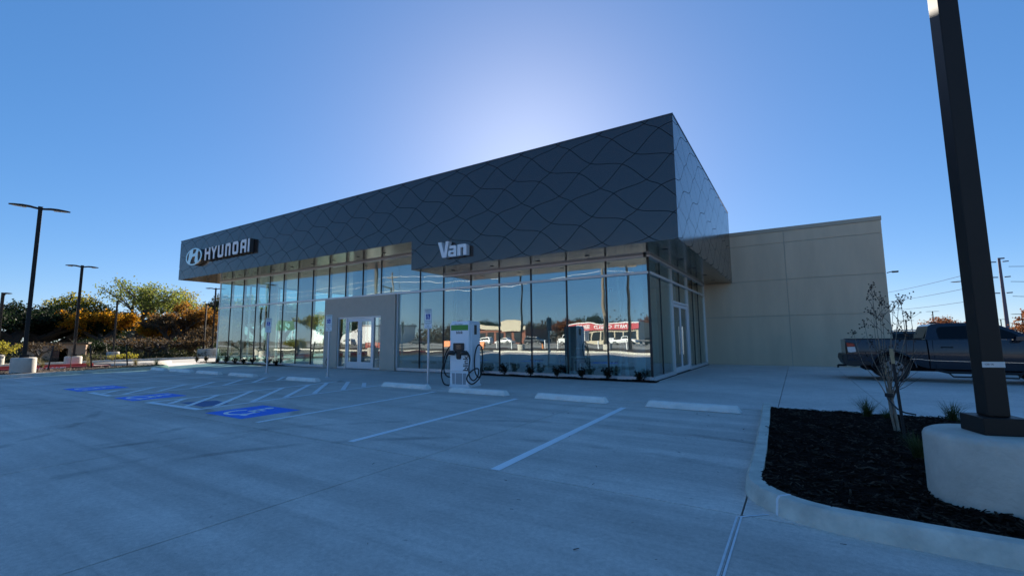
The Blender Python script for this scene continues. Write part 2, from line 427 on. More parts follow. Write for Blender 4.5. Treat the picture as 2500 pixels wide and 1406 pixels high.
def kerb(pts, w=.15, z0=-.05, z1=.15, name='kerb', m='kerb', closed=False):
    """a kerb swept along a polyline (outer edge given, body to its right)"""
    P = [Vector((x, y, 0)) for x, y in pts]; n = len(P); mb = MB()
    off = []
    for i in range(n):
        d = (P[min(i + 1, n - 1)] - P[max(i - 1, 0)]).normalized(); off.append(Vector((d.y, -d.x, 0)))
    vs = []
    for i in range(n):
        a = P[i]; b = P[i] + off[i] * w
        s = .025
        q = math.copysign(1, w)
        vs += [(a.x, a.y, z0), (a.x + q * off[i].x * .02, a.y + q * off[i].y * .02, z1 - s), (a.x + q * off[i].x * .045, a.y + q * off[i].y * .045, z1), (b.x, b.y, z1), (b.x, b.y, z0)]
    fs = []
    for i in range(n - 1):
        for j in range(5):
            k = (j + 1) % 5
            fs.append((i * 5 + j, (i + 1) * 5 + j, (i + 1) * 5 + k, i * 5 + k))
    fs += [tuple(range(5)), tuple((n - 1) * 5 + j for j in range(5))[::-1]]
    mb.add(vs, fs)
    return mb.build(name, m, kind='structure', smooth=True)

def arc(cx, cy_, r, a0, a1, n=8): return [(cx + r * math.cos(R(a0 + (a1 - a0) * i / n)), cy_ + r * math.sin(R(a0 + (a1 - a0) * i / n))) for i in range(n + 1)]
# right hand planting bed: side kerb, rounded corner, front kerb
bed_edge = [(-.70, 10.75), (-.62, 8.6), (-.56, 6.6), (-.54, 5.6)] + arc(.32, 5.22, .86, 180, 262, 10)[0:] + [(.70, 4.33), (1.4, 4.30), (2.4, 4.27), (4.2, 4.25)]
# split at the construction joint in the corner so that each length of kerb is its own piece
kerb(list(reversed(bed_edge[:11])), w=.16)
kerb(list(reversed(bed_edge[10:])), w=.16)
_t = (Vector(bed_edge[11]) - Vector(bed_edge[9])).normalized(); _b = Vector(bed_edge[10]) + Vector((_t.y, -_t.x)) * .003
kerb([tuple(_b + _t * .011), tuple(_b - _t * .011)], w=.164, z1=.1535, name='kerb_joint_sealant', m='sealant')
# white sealed expansion joint that runs from the kerb to the camera
sj = MB()
for dx in (-.016, .016):
    sj.add(strip((-.500 + dx, -2.3), (-.506 + dx, 4.36), .016, .004), [(0, 1, 2, 3)])
sj.add(strip((-.505, 4.36), (-.30, 4.545), .022, .0045), [(0, 1, 2, 3)])
sj.build('expansion_joint', 'sealant', kind='structure')
# second edge line of the sealed joint (dark slot between the two white beads)
inner = [(x + .15, y) for x, y in bed_edge[:4]]
inner = [(-.55, 10.75), (-.47, 8.6), (-.41, 6.6), (-.39, 5.6)] + arc(.34, 5.22, .73, 180, 262, 10) + [(.72, 4.48), (1.4, 4.45), (2.4, 4.42), (4.2, 4.40)]
def bed_mesh(name, poly, zfun, m, step=.12):
    xs_ = [p[0] for p in poly]; ys_ = [p[1] for p in poly]
    bm = bmesh.new(); vs = [bm.verts.new((x, y, 0)) for x, y in poly]; f = bm.faces.new(vs)
    bmesh.ops.triangulate(bm, faces=[f])
    for axis, lo, hi in ((0, min(xs_), max(xs_)), (1, min(ys_), max(ys_))):
        t = lo + step
        while t < hi:
            co = [0, 0, 0]; no = [0, 0, 0]; co[axis] = t; no[axis] = 1
            bmesh.ops.bisect_plane(bm, geom=list(bm.verts) + list(bm.edges) + list(bm.faces), plane_co=co, plane_no=no); t += step
    for v in bm.verts: v.co.z = zfun(v.co.x, v.co.y)
    me = bpy.data.meshes.new(name); bm.to_mesh(me); bm.free(); me.materials.append(MT[m])
    for p in me.polygons: p.use_smooth = True
    o = bpy.data.objects.new(name, me); COL.objects.link(o); o['kind'] = 'structure'
    return o
def inpoly(x, y, poly):
    c = False; n = len(poly)
    for i in range(n):
        x0, y0 = poly[i]; x1, y1 = poly[(i + 1) % n]
        if (y0 > y) != (y1 > y) and x < (x1 - x0) * (y - y0) / (y1 - y0) + x0: c = not c
    return c
bed_poly = inner + [(4.2, 10.9), (1.5, 11.12), (-.40, 10.95)]
hz = lambda x, y: .115 + .02 * math.sin(x * 3.1) * math.sin(y * 2.3) - max(0, y - 9.6) * .065 + .012 * math.sin(x * 9 + y * 7)
bed_mesh('planting_bed', bed_poly, hz, 'mulch')
def chips(name, poly, zfun, n, m, smin, smax, seed, near=None):
    rg = np.random.default_rng(seed); xs_ = [p[0] for p in poly]; ys_ = [p[1] for p in poly]
    V = []; F = []
    k = 0
    while k < n:
        x = rg.uniform(min(xs_), max(xs_)); y = min(ys_) + (max(ys_) - min(ys_)) * rg.uniform() ** (1.5 if near else 1)
        if not inpoly(x, y, poly): continue
        L = rg.uniform(smin, smax); w = L * rg.uniform(.10, .3); h = L * rg.uniform(.04, .12); a = rg.uniform(0, math.pi); tx = rg.normal(0, .25)
        ca, sa = math.cos(a), math.sin(a); z = zfun(x, y) + rg.uniform(.002, .016)
        b = len(V)
        for (u, v, q) in ((-.5, -.5, 0), (.5, -.35, 0), (.5, .35, 0), (-.5, .5, 0), (-.45, -.4, 1), (.42, -.3, 1), (.42, .3, 1), (-.45, .4, 1)):
            V.append((x + ca * u * L - sa * v * w, y + sa * u * L + ca * v * w, z + u * L * tx + q * h))
        F += [(b + 4, b + 5, b + 6, b + 7), (b, b + 1, b + 5, b + 4), (b + 1, b + 2, b + 6, b + 5), (b + 2, b + 3, b + 7, b + 6), (b + 3, b, b + 4, b + 7)]
        k += 1
    return fastmesh(name, V, F, 4, m, kind='stuff')
chips('mulch_chips', bed_poly, hz, 16000, 'chip', .025, .10, 3, near=True)
# scattered chips and leaves on the kerb and paving
chips('scattered_chips', [(-4.5, 2.0), (2.6, 2.0), (2.6, 4.2), (.4, 4.1), (-.7, 4.6), (-.75, 10), (-4.5, 10)], lambda x, y: 0.0, 60, 'chip', .012, .045, 9)

# mulch strip along the glass, right and left of the entrance
def strip_bed(x0, x1, seed):
    poly = [(x0, Yg - .62), (x1, Yg - .62), (x1, Yg - .10), (x0, Yg - .10)]
    z = lambda x, y: .035 + .012 * math.sin(x * 5) 
    bed_mesh('mulch_strip', poly, z, 'mulch', .3)
    chips('mulch_chips', poly, z, 900, 'chip', .03, .09, seed)
strip_bed(-12.6, Xg + .25, 21); strip_bed(Xgl - 1.5, -25.6, 22)

# left island with red painted far kerb
isl = [(-28.2, -20), (-28.2, 4.0), (-28.65, 6.5), (-29.15, 9.0), (-29.4, 10.4), (-30.2, 11.6), (-31.8, 11.9), (-33.3, 10.4), (-33.3, -20)]
kerb(isl[:8], w=-.17)
isl_in = [(-28.37, -20), (-28.37, 4.0), (-28.81, 6.5), (-29.31, 9.0), (-29.55, 10.3), (-30.3, 11.42), (-31.7, 11.7), (-33.12, 10.3), (-33.12, -20)]
def hz2(x, y): return .10 + .05 * max(0, math.sin(math.pi * min(1, max(0, (x + 33.2) / 4.6)))) + .015 * math.sin(x * 5 + y * 3)
bed_mesh('island_bed', isl_in, hz2, 'mulch_dry', .5)
chips('dry_mulch_chips', [(x, max(y, -1)) for x, y in isl_in], hz2, 5000, 'chip_dry', .05, .16, 31)
# far red kerb of the fire lane (painted face towards the lot), pale nose at its end
rk = kerb([(-38.2, -20), (-38.2, 8.6), (-38.2, 10.5)], w=.18, z0=-.05, z1=.16, name='red_kerb', m='red')
rk2 = kerb([(-33.1, -20), (-33.1, 3.0), (-33.1, 9.9)], w=-.24, z0=.0, z1=.20, name='red_kerb', m='red')
lettering('FIRE LANE', .10, 'signwhite', rk2, (-33.094, 7.3, .155), (R(90), 0, R(90)), bold=.004, depth=.006, sx=3.2)
kerb([(-33.1, 9.9), (-33.0, 11.0), (-33.6, 12.6), (-35.0, 13.6)], w=-.22, z0=0, z1=.24, name='kerb', m='kerb')
kerb([(-44.0, 25), (-43.2, 12), (-41.6, 7.0), (-41.6, -20)], w=.2, z0=-.05, z1=.15, name='kerb', m='kerb')
kerb([(-44.5, 27), (-52, 27)], w=.2, z0=-.05, z1=.15, name='kerb', m='kerb')
# second strip of planting beyond the lane
isl2 = [(-41.5, -20), (-41.5, 7), (-43.0, 12), (-43.9, 24), (-60, 26), (-60, -20)]
bed_mesh('scrub_ground', isl2 + [], lambda x, y: .06 - .02 * max(0, -41.5 - x), 'field', 1.5)

# kerb and mulch bed behind the camera (seen mirrored in the glass)
kerb([(-70, -9.2), (-30, -9.2), (-10, -9.2), (14, -9.2)], w=.15, name='kerb')
bed_mesh('verge_bed', [(-70, -14), (14, -14), (14, -9.36), (-70, -9.36)], lambda x, y: .10 + .2 * math.sin(math.pi * (y + 14) / 4.7) + .03 * math.sin(x), 'mulch_dry', 1.2)

# ---------------------------------------------------------------- painted markings
def line(p0, p1, w=.125, name='parking_line', z=.004, m='paint'):
    mb = MB(); mb.add(strip(p0, p1, w, z), [(0, 1, 2, 3)]); return mb.build(name, m, kind='structure')
for p0, p1 in [((-3.04, 4.45), (-3.25, 9.68)), ((-5.70, 4.565), (-6.03, 9.82)), ((-8.53, 4.73), (-8.88, 9.99)), ((-20.35, 4.80), (-21.09, 10.14)), ((-23.1, 4.8), (-23.85, 10.05)), ((-25.85, 4.85), (-26.7, 10.05))]:
    line(p0, p1)
for p0, p1 in [((-11.27, 4.91), (-11.71, 10.56)), ((-13.667, 4.83), (-14.2, 10.98)), ((-16.30, 4.855), (-16.70, 10.96)), ((-17.87, 4.87), (-18.5, 11.05))]:
    line(p0, p1, name='access_aisle_line')
line((-13.72, 4.885), (-11.22, 4.96), .16, 'access_aisle_line', .0042); line((-17.92, 4.92), (-16.25, 4.905), .15, 'access_aisle_line', .0042)
for p0, p1 in [((-12.9, 5.03), (-13.72, 5.72)), ((-12.02, 5.02), (-13.70, 6.48)), ((-11.42, 5.36), (-13.86, 7.5)), ((-11.44, 6.2), (-13.92, 8.5)), ((-11.53, 7.1), (-13.98, 9.45)), ((-11.6, 8.0), (-14.06, 10.2)), ((-11.66, 9.0), (-13.7, 10.8)), ((-11.75, 9.85), (-12.85, 10.8))]:
    line(p0, p1, .135, 'hatch_stripe', .008)
for p0, p1 in [((-17.2, 5.0), (-17.9, 5.6)), ((-16.42, 5.25), (-18.0, 6.55)), ((-16.46, 6.1), (-18.08, 7.5)), ((-16.5, 7.0), (-18.18, 8.45)), ((-16.56, 8.0), (-18.28, 9.5)), ((-16.62, 9.0), (-18.4, 10.5)), ((-16.7, 9.95), (-17.9, 10.95))]:
    line(p0, p1, .135, 'hatch_stripe', .008)

def access_symbol(mb, fn, s, t0, t1):
    """wheelchair figure as flat plates; fn maps local (u across, v up, w out) to 3D; s = height"""
    def P(poly): mb.prism([(a * s, b * s) for a, b in poly], t0, t1, fn)
    def ring(cx, cy_, ro, ri, a0, a1, n=14):
        for i in range(n):
            A = R(a0 + (a1 - a0) * i / n); B = R(a0 + (a1 - a0) * (i + 1) / n)
            P([(cx + ri * math.cos(A), cy_ + ri * math.sin(A)), (cx + ro * math.cos(A), cy_ + ro * math.sin(A)), (cx + ro * math.cos(B), cy_ + ro * math.sin(B)), (cx + ri * math.cos(B), cy_ + ri * math.sin(B))])
    P([(-.06 + .085 * math.cos(R(a)), .415 + .085 * math.sin(R(a))) for a in range(0, 360, 30)])        # head
    P([(-.11, .33), (-.02, .33), (.0, .02), (-.09, .02)])                                              # torso
    P([(-.05, .20), (.17, .20), (.17, .13), (-.05, .13)])                                              # arm
    P([(-.07, .06), (.20, .06), (.20, -.03), (-.07, -.03)])                                            # thigh
    P([(.13, .03), (.215, .05), (.31, -.30), (.235, -.33)])                                            # shin
    P([(.25, -.32), (.37, -.28), (.385, -.345), (.27, -.39)])                                          # foot
    ring(-.04, -.16, .30, .225, 130, 345)
for c, sx, sy, nm in (((-9.90, 5.40), 1.42, 1.22, 1), ((-15.02, 5.41), 1.22, 1.22, 2), ((-19.38, 5.48), 1.40, 1.26, 3)):
    o = MB().box(c[0] - sx / 2, c[0] + sx / 2, c[1] - sy / 2, c[1] + sy / 2, -.01, .005).build('accessible_parking_symbol', 'blue', kind='structure')
    mb = MB(); access_symbol(mb, lambda a, b, w, c=c: (c[0] + a * 1.15 - .04, c[1] + b * 1.0 - .02, w), 1.06, .006, .0085)
    mb.build('wheelchair_figure', 'paint', o)
ob = MB(); ob.add([(-12.95, 5.25, .0045), (-11.62, 5.2, .0045), (-11.6, 5.75, .0045), (-12.5, 5.9, .0045)], [(0, 1, 2, 3)]); ob.build('worn_paint_patch', 'oldblue', kind='structure')
# ---------------------------------------------------------------- dealership building
BL = empty('dealership_building', (-18, 20, 0), 'low dealership with dark wavy panelled fascia over tall glass walls', 'building', worldparts=True)

# fascia cores (dark backing seen in the joints) and patterned panels
EA, EB, EC, ED = (0.0, 0.0), (.44, -.255), (1.18, -.905), (2.26, -1.16)
UP, VP_ = 1.505, 1.815
def node(k, t):
    q, r_ = divmod(t, 4); b = (EA, EB, EC, ED)[r_]
    return (k * UP + b[0] + q * 2 * UP, b[1] - q * VP_)
def cr_pts(p0, p1, p2, p3, n=6):
    out = []
    for i in range(n):
        t = i / n; t2 = t * t; t3 = t2 * t
        out.append(tuple(.5 * ((2 * p1[a]) + (-p0[a] + p2[a]) * t + (2 * p0[a] - 5 * p1[a] + 4 * p2[a] - p3[a]) * t2 + (-p0[a] + 3 * p1[a] - 3 * p2[a] + p3[a]) * t3) for a in (0, 1)))
    return out
def cell(k, t):
    B = lambda kk, tt: cr_pts(node(kk, tt - 1), node(kk, tt), node(kk, tt + 1), node(kk, tt + 2))
    A = lambda kk, tt: cr_pts(node(kk - 1, tt + 1), node(kk, tt), node(kk + 1, tt - 1), node(kk + 2, tt - 2))      # up and to the right
    Br = lambda kk, tt: cr_pts(node(kk, tt + 1), node(kk, tt), node(kk, tt - 1), node(kk, tt - 2))
    Ar = lambda kk, tt: cr_pts(node(kk + 1, tt - 1), node(kk, tt), node(kk - 1, tt + 1), node(kk - 2, tt + 2))
    return B(k, t) + A(k, t + 1) + Br(k + 1, t) + Ar(k + 1, t - 1)
def inset(poly, d):
    n = len(poly); ar = sum(poly[i][0] * poly[(i + 1) % n][1] - poly[(i + 1) % n][0] * poly[i][1] for i in range(n))
    sg = 1 if ar > 0 else -1; out = []
    for i in range(n):
        p, q, r_ = Vector(poly[i - 1]), Vector(poly[i]), Vector(poly[(i + 1) % n])
        a = (q - p).normalized(); b = (r_ - q).normalized()
        na = Vector((-a.y, a.x)); nb = Vector((-b.y, b.x)); m = (na + nb); m = m.normalized() if m.length > .1 else na
        k = d / max(.35, m.dot(na)); q2 = q + m * k * sg; out.append((q2.x, q2.y))
    return out
def clip(poly, axis, val, keep_greater):
    out = []; n = len(poly)
    for i in range(n):
        a, b = poly[i - 1], poly[i]
        ia = (a[axis] >= val) == keep_greater or a[axis] == val; ib = (b[axis] >= val) == keep_greater or b[axis] == val
        if ia != ib:
            t = (val - a[axis]) / (b[axis] - a[axis]); out.append((a[0] + (b[0] - a[0]) * t, a[1] + (b[1] - a[1]) * t))
        if ib: out.append(b)
    return out
def cliprect(poly, u0, u1, v0, v1):
    for ax, val, g_ in ((0, u0, True), (0, u1, False), (1, v0, True), (1, v1, False)):
        poly = clip(poly, ax, val, g_)
        if len(poly) < 3: return []
    res = [poly[0]]
    for p in poly[1:]:
        if abs(p[0] - res[-1][0]) + abs(p[1] - res[-1][1]) > 1e-4: res.append(p)
    if len(res) > 2 and abs(res[0][0] - res[-1][0]) + abs(res[0][1] - res[-1][1]) < 1e-4: res.pop()
    return res if len(res) > 2 else []
def parea(p): return abs(sum(p[i][0] * p[(i + 1) % len(p)][1] - p[(i + 1) % len(p)][0] * p[i][1] for i in range(len(p)))) / 2
def fascia_panels(parent, rects, fn, o_u, o_v, urange):
    cnt = 0
    for k in range(-40, 40):
        for t in range(-12, 14):
            poly = [(p[0] + o_u, p[1] + o_v) for p in cell(k, t)]
            us = [p[0] for p in poly]; vs = [p[1] for p in poly]
            if max(us) < urange[0] or min(us) > urange[1] or max(vs) < 4.3 or min(vs) > 8.4: continue
            poly = inset(poly, .0095); mb = MB(); ar = 0
            for r_ in rects:
                c = cliprect(poly, *r_)
                if c and parea(c) > .004: mb.prism(c, 0, .02, fn); ar += parea(c)
            if ar > .004:
                mb.build('fascia_panel', 'panel', parent); cnt += 1
    return cnt
YB = Yf + .022
core = MB()
core.box(Xfl + .022, Xf - .022, YB, Yw, Zb2 + .02, Zt - .02).box(Xn + .002, Xf - .022, YB, Yw, Zb1 + .02, Zb2 + .02)
FC = core.build('fascia', 'gap', BL)
front = lambda a, b, c: (a, YB - c, b)
side = lambda a, b, c: (Xf - .022 + c, a - Xf + Yf, b)
fascia_panels(FC, [(Xfl, Xf - .004, Zb2, Zt), (Xn, Xf - .004, Zb1, Zb2)], front, -3.63, 8.18, (Xfl, Xf))
fascia_panels(FC, [(Xf + .004, Xf + Yw - Yf, Zb1, Zt)], side, -3.63, 8.18, (Xf, Xf + Yw - Yf))
# left end and roof edge of the fascia
MB().box(Xfl, Xfl + .02, Yf + .03, Yw, Zb2, Zt).build('end_panel', 'panel', FC)
MB().box(Xn - .0, Xn + .001, Yf + .03, Yg + .3, Zb1, Zb2 - .004).build('end_panel', 'panel', FC)
cp = MB().box(Xfl - .01, Xf + .01, Yf - .012, Yf + .22, Zt - .018, Zt + .022).box(Xf - .22, Xf + .012, Yf + .222, Yw, Zt - .018, Zt + .0215); cp.build('parapet_cap', 'panel', BL)

# soffits with downlights; panel joints of the soffit
def soffit(x0, x1, y0, y1, z, nm='soffit'):
    return MB().box(x0, x1, y0, y1, z - .004, z + .018).build(nm, 'soffit', BL)
S1 = soffit(Xfl + .03, Xn - .004, Yf + .03, Yg + .3, Zb2 + .004)
S2 = soffit(Xn + .004, Xg - .004, Yf + .03, Yg + .3, Zb1 + .004)
S3 = soffit(Xg, Xf - .03, Yf + .03, Yw - .004, Zb1 + .006)
S4 = soffit(Xfl + .03, Xgl - .004, Yg + .31, Yw, Zb2 + .006)
def downlight(x, y, z, p):
    mb = MB(); mb.lathe((x, y, 0), [(.105, z - .006), (.085, z - .012), (.072, z - .004), (.07, z + .0)], 20); mb.build('downlight', 'black', p)
for i in range(11): downlight(-33.2 + i * 1.86, 14.8, Zb2, S1)
for x in (-12.2, -10.2, -8.1, -6.1): downlight(x, 14.8, Zb1, S2)
for y in (15.2, 17.6, 20.2, 22.8, 25.3): downlight(-3.5, y, Zb1 + .002, S3)

# ceiling, roof, rear block and interior surfaces
MB().box(Xgl + .2, Xn - .01, Yg + .32, Yw - .01, Zb2 - .03, Zb2 + .015).build('ceiling', 'ceil_in', BL)
MB().box(Xn + .01, Xg - .2, Yg + .32, Yw - .01, Zb1 - .03, Zb1 + .015).build('ceiling', 'ceil_in', BL)
MB().box(Xgl + .1, Xg - .09, Yg + .1, Yw - .02, -.15, .012).build('interior_floor', 'floor_in', BL)
bw = MB().box(-29.0, Xg - .12, Yw + .02, Yw + .2, 0, Zb2).box(-33.6, -29.0, Yw + .02, Yw + .2, 0, 1.0).box(-33.6, -29.0, Yw + .02, Yw + .2, 4.2, Zb2)
bw.build('rear_wall', 'wall_in', BL)
for x in (-33.5, -32.0, -30.5, -29.05): MB().box(x - .05, x + .05, Yw + .03, Yw + .15, 1.0, 4.2).build('rear_window_frame', 'alu', BL)
MB().box(-33.45, -29.1, Yw + .05, Yw + .13, 2.6, 2.68).build('rear_window_frame', 'alu', BL)
MB().box(Xfl + .5, Xf - .4, Yf + .4, Yw - .3, Zt - .35, Zt - .3).build('roof', 'roof', BL)
rb = MB().box(-26, Xwr, Yw + .25, 52, 0, Zwt - .3); rb.build('rear_block', 'stucco', BL)

# tan wing wall: reveals between panels are real grooves
WW = MB().box(Xg - .1, Xwr - .012, Yw + .025, Yw + .26, 0, Zwt - .1).build('wing_wall', 'stucco_grey', BL)
zs = [0, 2.527, 4.389, 6.308, Zwt - .20]; xw = [Xg + .004, -.246, Xwr]
for i in range(2):
    for j in range(4):
        g_ = .014
        MB().box(xw[i] + (g_ if i else 0), xw[i + 1] - (0 if i else g_), Yw, Yw + .05, zs[j] + (g_ if j else 0), zs[j + 1] - g_).build('wall_panel', 'stucco', WW, bevel=.006, seg=1)
for j in range(4): MB().box(Xwr - .05, Xwr - .001, Yw + .052, Yw + 25, zs[j] + .014, zs[j + 1] - .014).build('wall_panel', 'stucco', WW)
MB().box(Xg + .004, Xwr + .025, Yw - .025, Yw + .3, Zwt - .19, Zwt).box(Xwr - .3, Xwr + .024, Yw + .3, 52, Zwt - .19, Zwt - .001).build('coping', 'coping', BL)
lp = MB().tube([(Xwr + .04, Yw + .12, 4.4), (Xwr + .28, Yw + .12, 4.46)], .02).obox((Xwr + .35, Yw + .12, 4.43), (.22, .2, .06)); lp.build('wall_lamp', 'bronze', BL)

# front curtain wall
PN = lambda x0, x1, z0, z1, y, nm='window_pane', m='glass': MB().box(x0 + .008, x1 - .008, y, y + .012, z0 + .008, z1 - .008).build(nm, m, BL)
right_x = [Xg, -5.82, -7.42, -9.0, -10.55, -12.05, -13.62, -15.08, -16.48]
left_x = [-16.48, -17.77, -19.16, -20.55, -21.98, -23.44, -24.90, -26.37, -27.88, -29.39, -30.95, -32.55, Xgl]
def front_bay(x1, x0, ztop, lower=True):
    if lower: PN(x0, x1, .14, Zm - .045, Yg)
    PN(x0, x1, Zm + .045, ztop - .08, Yg)
def upright(x, z0, z1):
    """dark joint outside, pale mullion box inside"""
    o = MB().box(x - .028, x + .028, Yg - .022, Yg + .03, z0, z1).build('mullion', 'mullion', BL)
    MB().box(x - .035, x + .035, Yg + .035, Yg + .17, z0, z1).build('mullion_box', 'alu', o)
for i in range(8):
    front_bay(right_x[i], right_x[i + 1], Zb1 if right_x[i] > Xn + .1 else Zb2)
for x in right_x[1:-1]: upright(x, .14, (Zb1 if x > Xn + .05 else Zb2) - .08)
port0, port1 = -22.06, -16.58
for i in range(12):
    x1, x0 = left_x[i], left_x[i + 1]
    front_bay(x1, x0, Zb2, lower=(x1 < port0 + .2))
for x in left_x[1:-1]:
    upright(x, .14 if x < port0 - .05 else Zm + .05, Zb2 - .08)
tr = lambda x0, x1, z0, z1, d=.07, nm='transom': MB().box(x0, x1, Yg - d, Yg + .16, z0, z1).build(nm, 'alu', BL, bevel=.004, seg=1)
tr(Xgl + .001, Xg - .0, Zm - .045, Zm + .045)
tr(Xgl, Xn + .02, Zb2 - .085, Zb2 - .004, .09, 'header'); tr(Xn + .03, Xg - .03, Zb1 - .085, Zb1 - .004, .09, 'header')
tr(Xgl, port0 - .02, .0, .14, .05, 'sill'); tr(port1 + .02, Xg, .0, .14, .05, 'sill')
MB().box(port1 + .0, port1 + .09, Yg - .06, Yg + .16, .141, Zm - .046).build('jamb', 'alu', BL)
MB().box(port0 - .09, port0 - .0, Yg - .06, Yg + .16, .141, Zm - .046).build('jamb', 'alu', BL)
MB().box(Xg - .05, Xg + .022, Yg - .022, Yg + .05, .141, Zb1 - .086).build('corner_mullion', 'mullion', BL)
# glazed left end wall
ye = [Yg + .06, 17.9, 20.1, 22.4, 24.7, Yw]
for a, c in zip(ye[:-1], ye[1:]):
    for z0, z1 in ((.14, Zm - .04), (Zm + .04, Zb2 - .08)):
        MB().box(Xgl, Xgl + .012, a + .03, c - .03, z0, z1).build('window_pane', 'glass_far', BL)
for y in ye[1:-1]: MB().box(Xgl - .02, Xgl + .14, y - .028, y + .028, .14, Zb2 - .08).build('mullion', 'alu', BL)
for z0, z1 in ((0, .139), (Zm - .04, Zm + .04), (Zb2 - .079, Zb2 - .004)): MB().box(Xgl - .05, Xgl + .15, Yg + .165, Yw, z0, z1).build('transom', 'alu', BL)
MB().box(Xgl - .02, Xgl + .06, Yg - .02, Yg + .055, .141, Zm - .05).build('corner_mullion', 'alu', BL)
MB().box(Xgl - .02, Xgl + .06, Yg - .02, Yg + .055, Zm + .05, Zb2 - .09).build('corner_mullion', 'alu', BL)

# right hand return: glazing, double door
yr = [Yg + .06, 17.37, 19.15, 20.66, 22.25, 23.68, 25.13, 26.93]
D0, D1, DH = 19.15, 22.25, 2.90
for i in range(7):
    a, c = yr[i], yr[i + 1]; isd = D0 - .01 <= a < D1 - .01
    MB().box(Xg - .012, Xg, a + .02, c - .02, DH + .09 if isd else .14, Zm - .045).build('window_pane', 'glass', BL)
    MB().box(Xg - .012, Xg, a + .02, c - .02, Zm + .045, Zb1 - .085).build('window_pane', 'glass', BL)
for i, y in enumerate(yr[1:-1]):
    frame = y in (D0, D1)
    z0 = .0 if frame else (DH + .09 if D0 < y < D1 else .14)
    w = .04 if frame else .022
    MB().box(Xg - .14, Xg + (.06 if frame else .02), y - w, y + w, z0, Zb1 - .086).build('mullion', 'alu' if frame else 'mullion', BL)
MB().box(Xg - .14, Xg + .05, Yw - .075, Yw - .004, 0, Zb1 - .086).build('mullion', 'alu', BL)
for nm, z0, z1, segs in (('transom', Zm - .045, Zm + .045, [(Yg + .051, D0 - .042), (D0 + .042, D1 - .042), (D1 + .042, Yw - .08)]), ('header', Zb1 - .085, Zb1 - .004, [(Yg - .09, Yw - .08)]), ('sill', 0, .14, [(Yg + .17, D0 - .042), (D1 + .042, Yw - .08)])):
    for a, c in segs: MB().box(Xg - .14, Xg + (.09 if nm == 'header' else .062), a, c, z0, z1).build(nm, 'alu', BL, bevel=.004, seg=1)
MB().box(Xg - .13, Xg + .058, D0 + .042, D1 - .042, DH, DH + .085).build('door_head', 'white_metal', BL)
ym = (D0 + D1) / 2
def door_leaf(parent, P, a, c, H, rail=.25, st=.12, handle=None, mat_='white_metal'):
    """P(u, w, z): u along the wall, w out of the wall"""
    mb = MB()
    def bx(u0, u1, w0, w1, z0, z1):
        q = [P(u0, w0, z0), P(u1, w1, z1)]; mb.box(*sorted((q[0][0], q[1][0])), *sorted((q[0][1], q[1][1])), z0, z1)
    bx(a, a + st, -.022, .022, .02, H); bx(c - st, c, -.022, .022, .02, H); bx(a + st, c - st, -.022, .022, .02, rail); bx(a + st, c - st, -.022, .022, H - st * 1.1, H)
    lf = mb.build('door_leaf', mat_, parent, bevel=.003, seg=1)
    mb = MB(); bx(a + st, c - st, -.006, .006, rail, H - st * 1.1); mb.build('door_glass', 'doorglass', lf)
    if handle is not None:
        u = handle; mb = MB()
        mb.tube([P(u, .07, .75), P(u, .07, 1.95)], .018, 10); mb.tube([P(u, .02, .9), P(u, .07, .9)], .012, 8); mb.tube([P(u, .02, 1.8), P(u, .07, 1.8)], .012, 8)
        mb.build('door_handle', 'chrome', lf, smooth=True)
    for z in (.35, 1.45, H - .35):
        pass
    return lf
PS = lambda u, w, z: (Xg - .02 + w, u, z)
door_leaf(BL, PS, D0 + .05, ym - .006, DH - .01, handle=ym - .07)
door_leaf(BL, PS, ym + .006, D1 - .05, DH - .01, handle=ym + .07)

# stucco entrance portal and its doors
pt = MB(); YP = Yg - .16
d0, d1, dh = -20.95, -17.58, 2.70
pt.box(port0, d0, YP, Yg + .2, 0, Zm - .05).box(d1, port1, YP, Yg + .2, 0, Zm - .05).box(d0, d1, YP, Yg + .2, dh, Zm - .05)
pt.build('entrance_portal', 'stucco_grey', BL)
YD = Yg - .06
fr = MB()
fr.box(d0 + .002, d0 + .07, YD - .05, YD + .06, 0, dh - .002).box(d1 - .07, d1 - .002, YD - .05, YD + .06, 0, dh - .002).box(d0 + .07, d1 - .07, YD - .05, YD + .06, dh - .09, dh - .002)
s0, s1 = -20.26, -18.16
fr.box(s0 - .035, s0 + .035, YD - .05, YD + .06, 0, dh - .09).box(s1 - .035, s1 + .035, YD - .05, YD + .06, 0, dh - .09)
fr.box(d0 + .07, s0 - .035, YD - .05, YD + .06, .0, .10).box(s1 + .035, d1 - .07, YD - .05, YD + .06, .0, .10)
fr.build('door_frame', 'alu', BL)
MB().box(d0 + .072, s0 - .037, YD, YD + .012, .102, dh - .092).build('sidelight', 'doorglass', BL)
MB().box(s1 + .037, d1 - .072, YD, YD + .012, .102, dh - .092).build('sidelight', 'doorglass', BL)
PF = lambda u, w, z: (u, YD - w, z)
sm = (s0 + s1) / 2
door_leaf(BL, PF, s0 + .04, sm - .005, dh - .10, rail=.36, st=.145, handle=sm - .075)
l2 = door_leaf(BL, PF, sm + .005, s1 - .04, dh - .10, rail=.36, st=.145, handle=sm + .075)
# hose bib left of the entrance
hb = MB().tube([(port0 + .42, YP - .03, .42), (port0 + .5, YP - .12, .5), (port0 + .66, YP - .14, .42)], .02).tube([(port0 + .5, YP - .1, .5), (port0 + .38, YP - .13, .3), (port0 + .52, YP - .13, .16)], .014)
hb.build('wall_tap', 'black', BL)

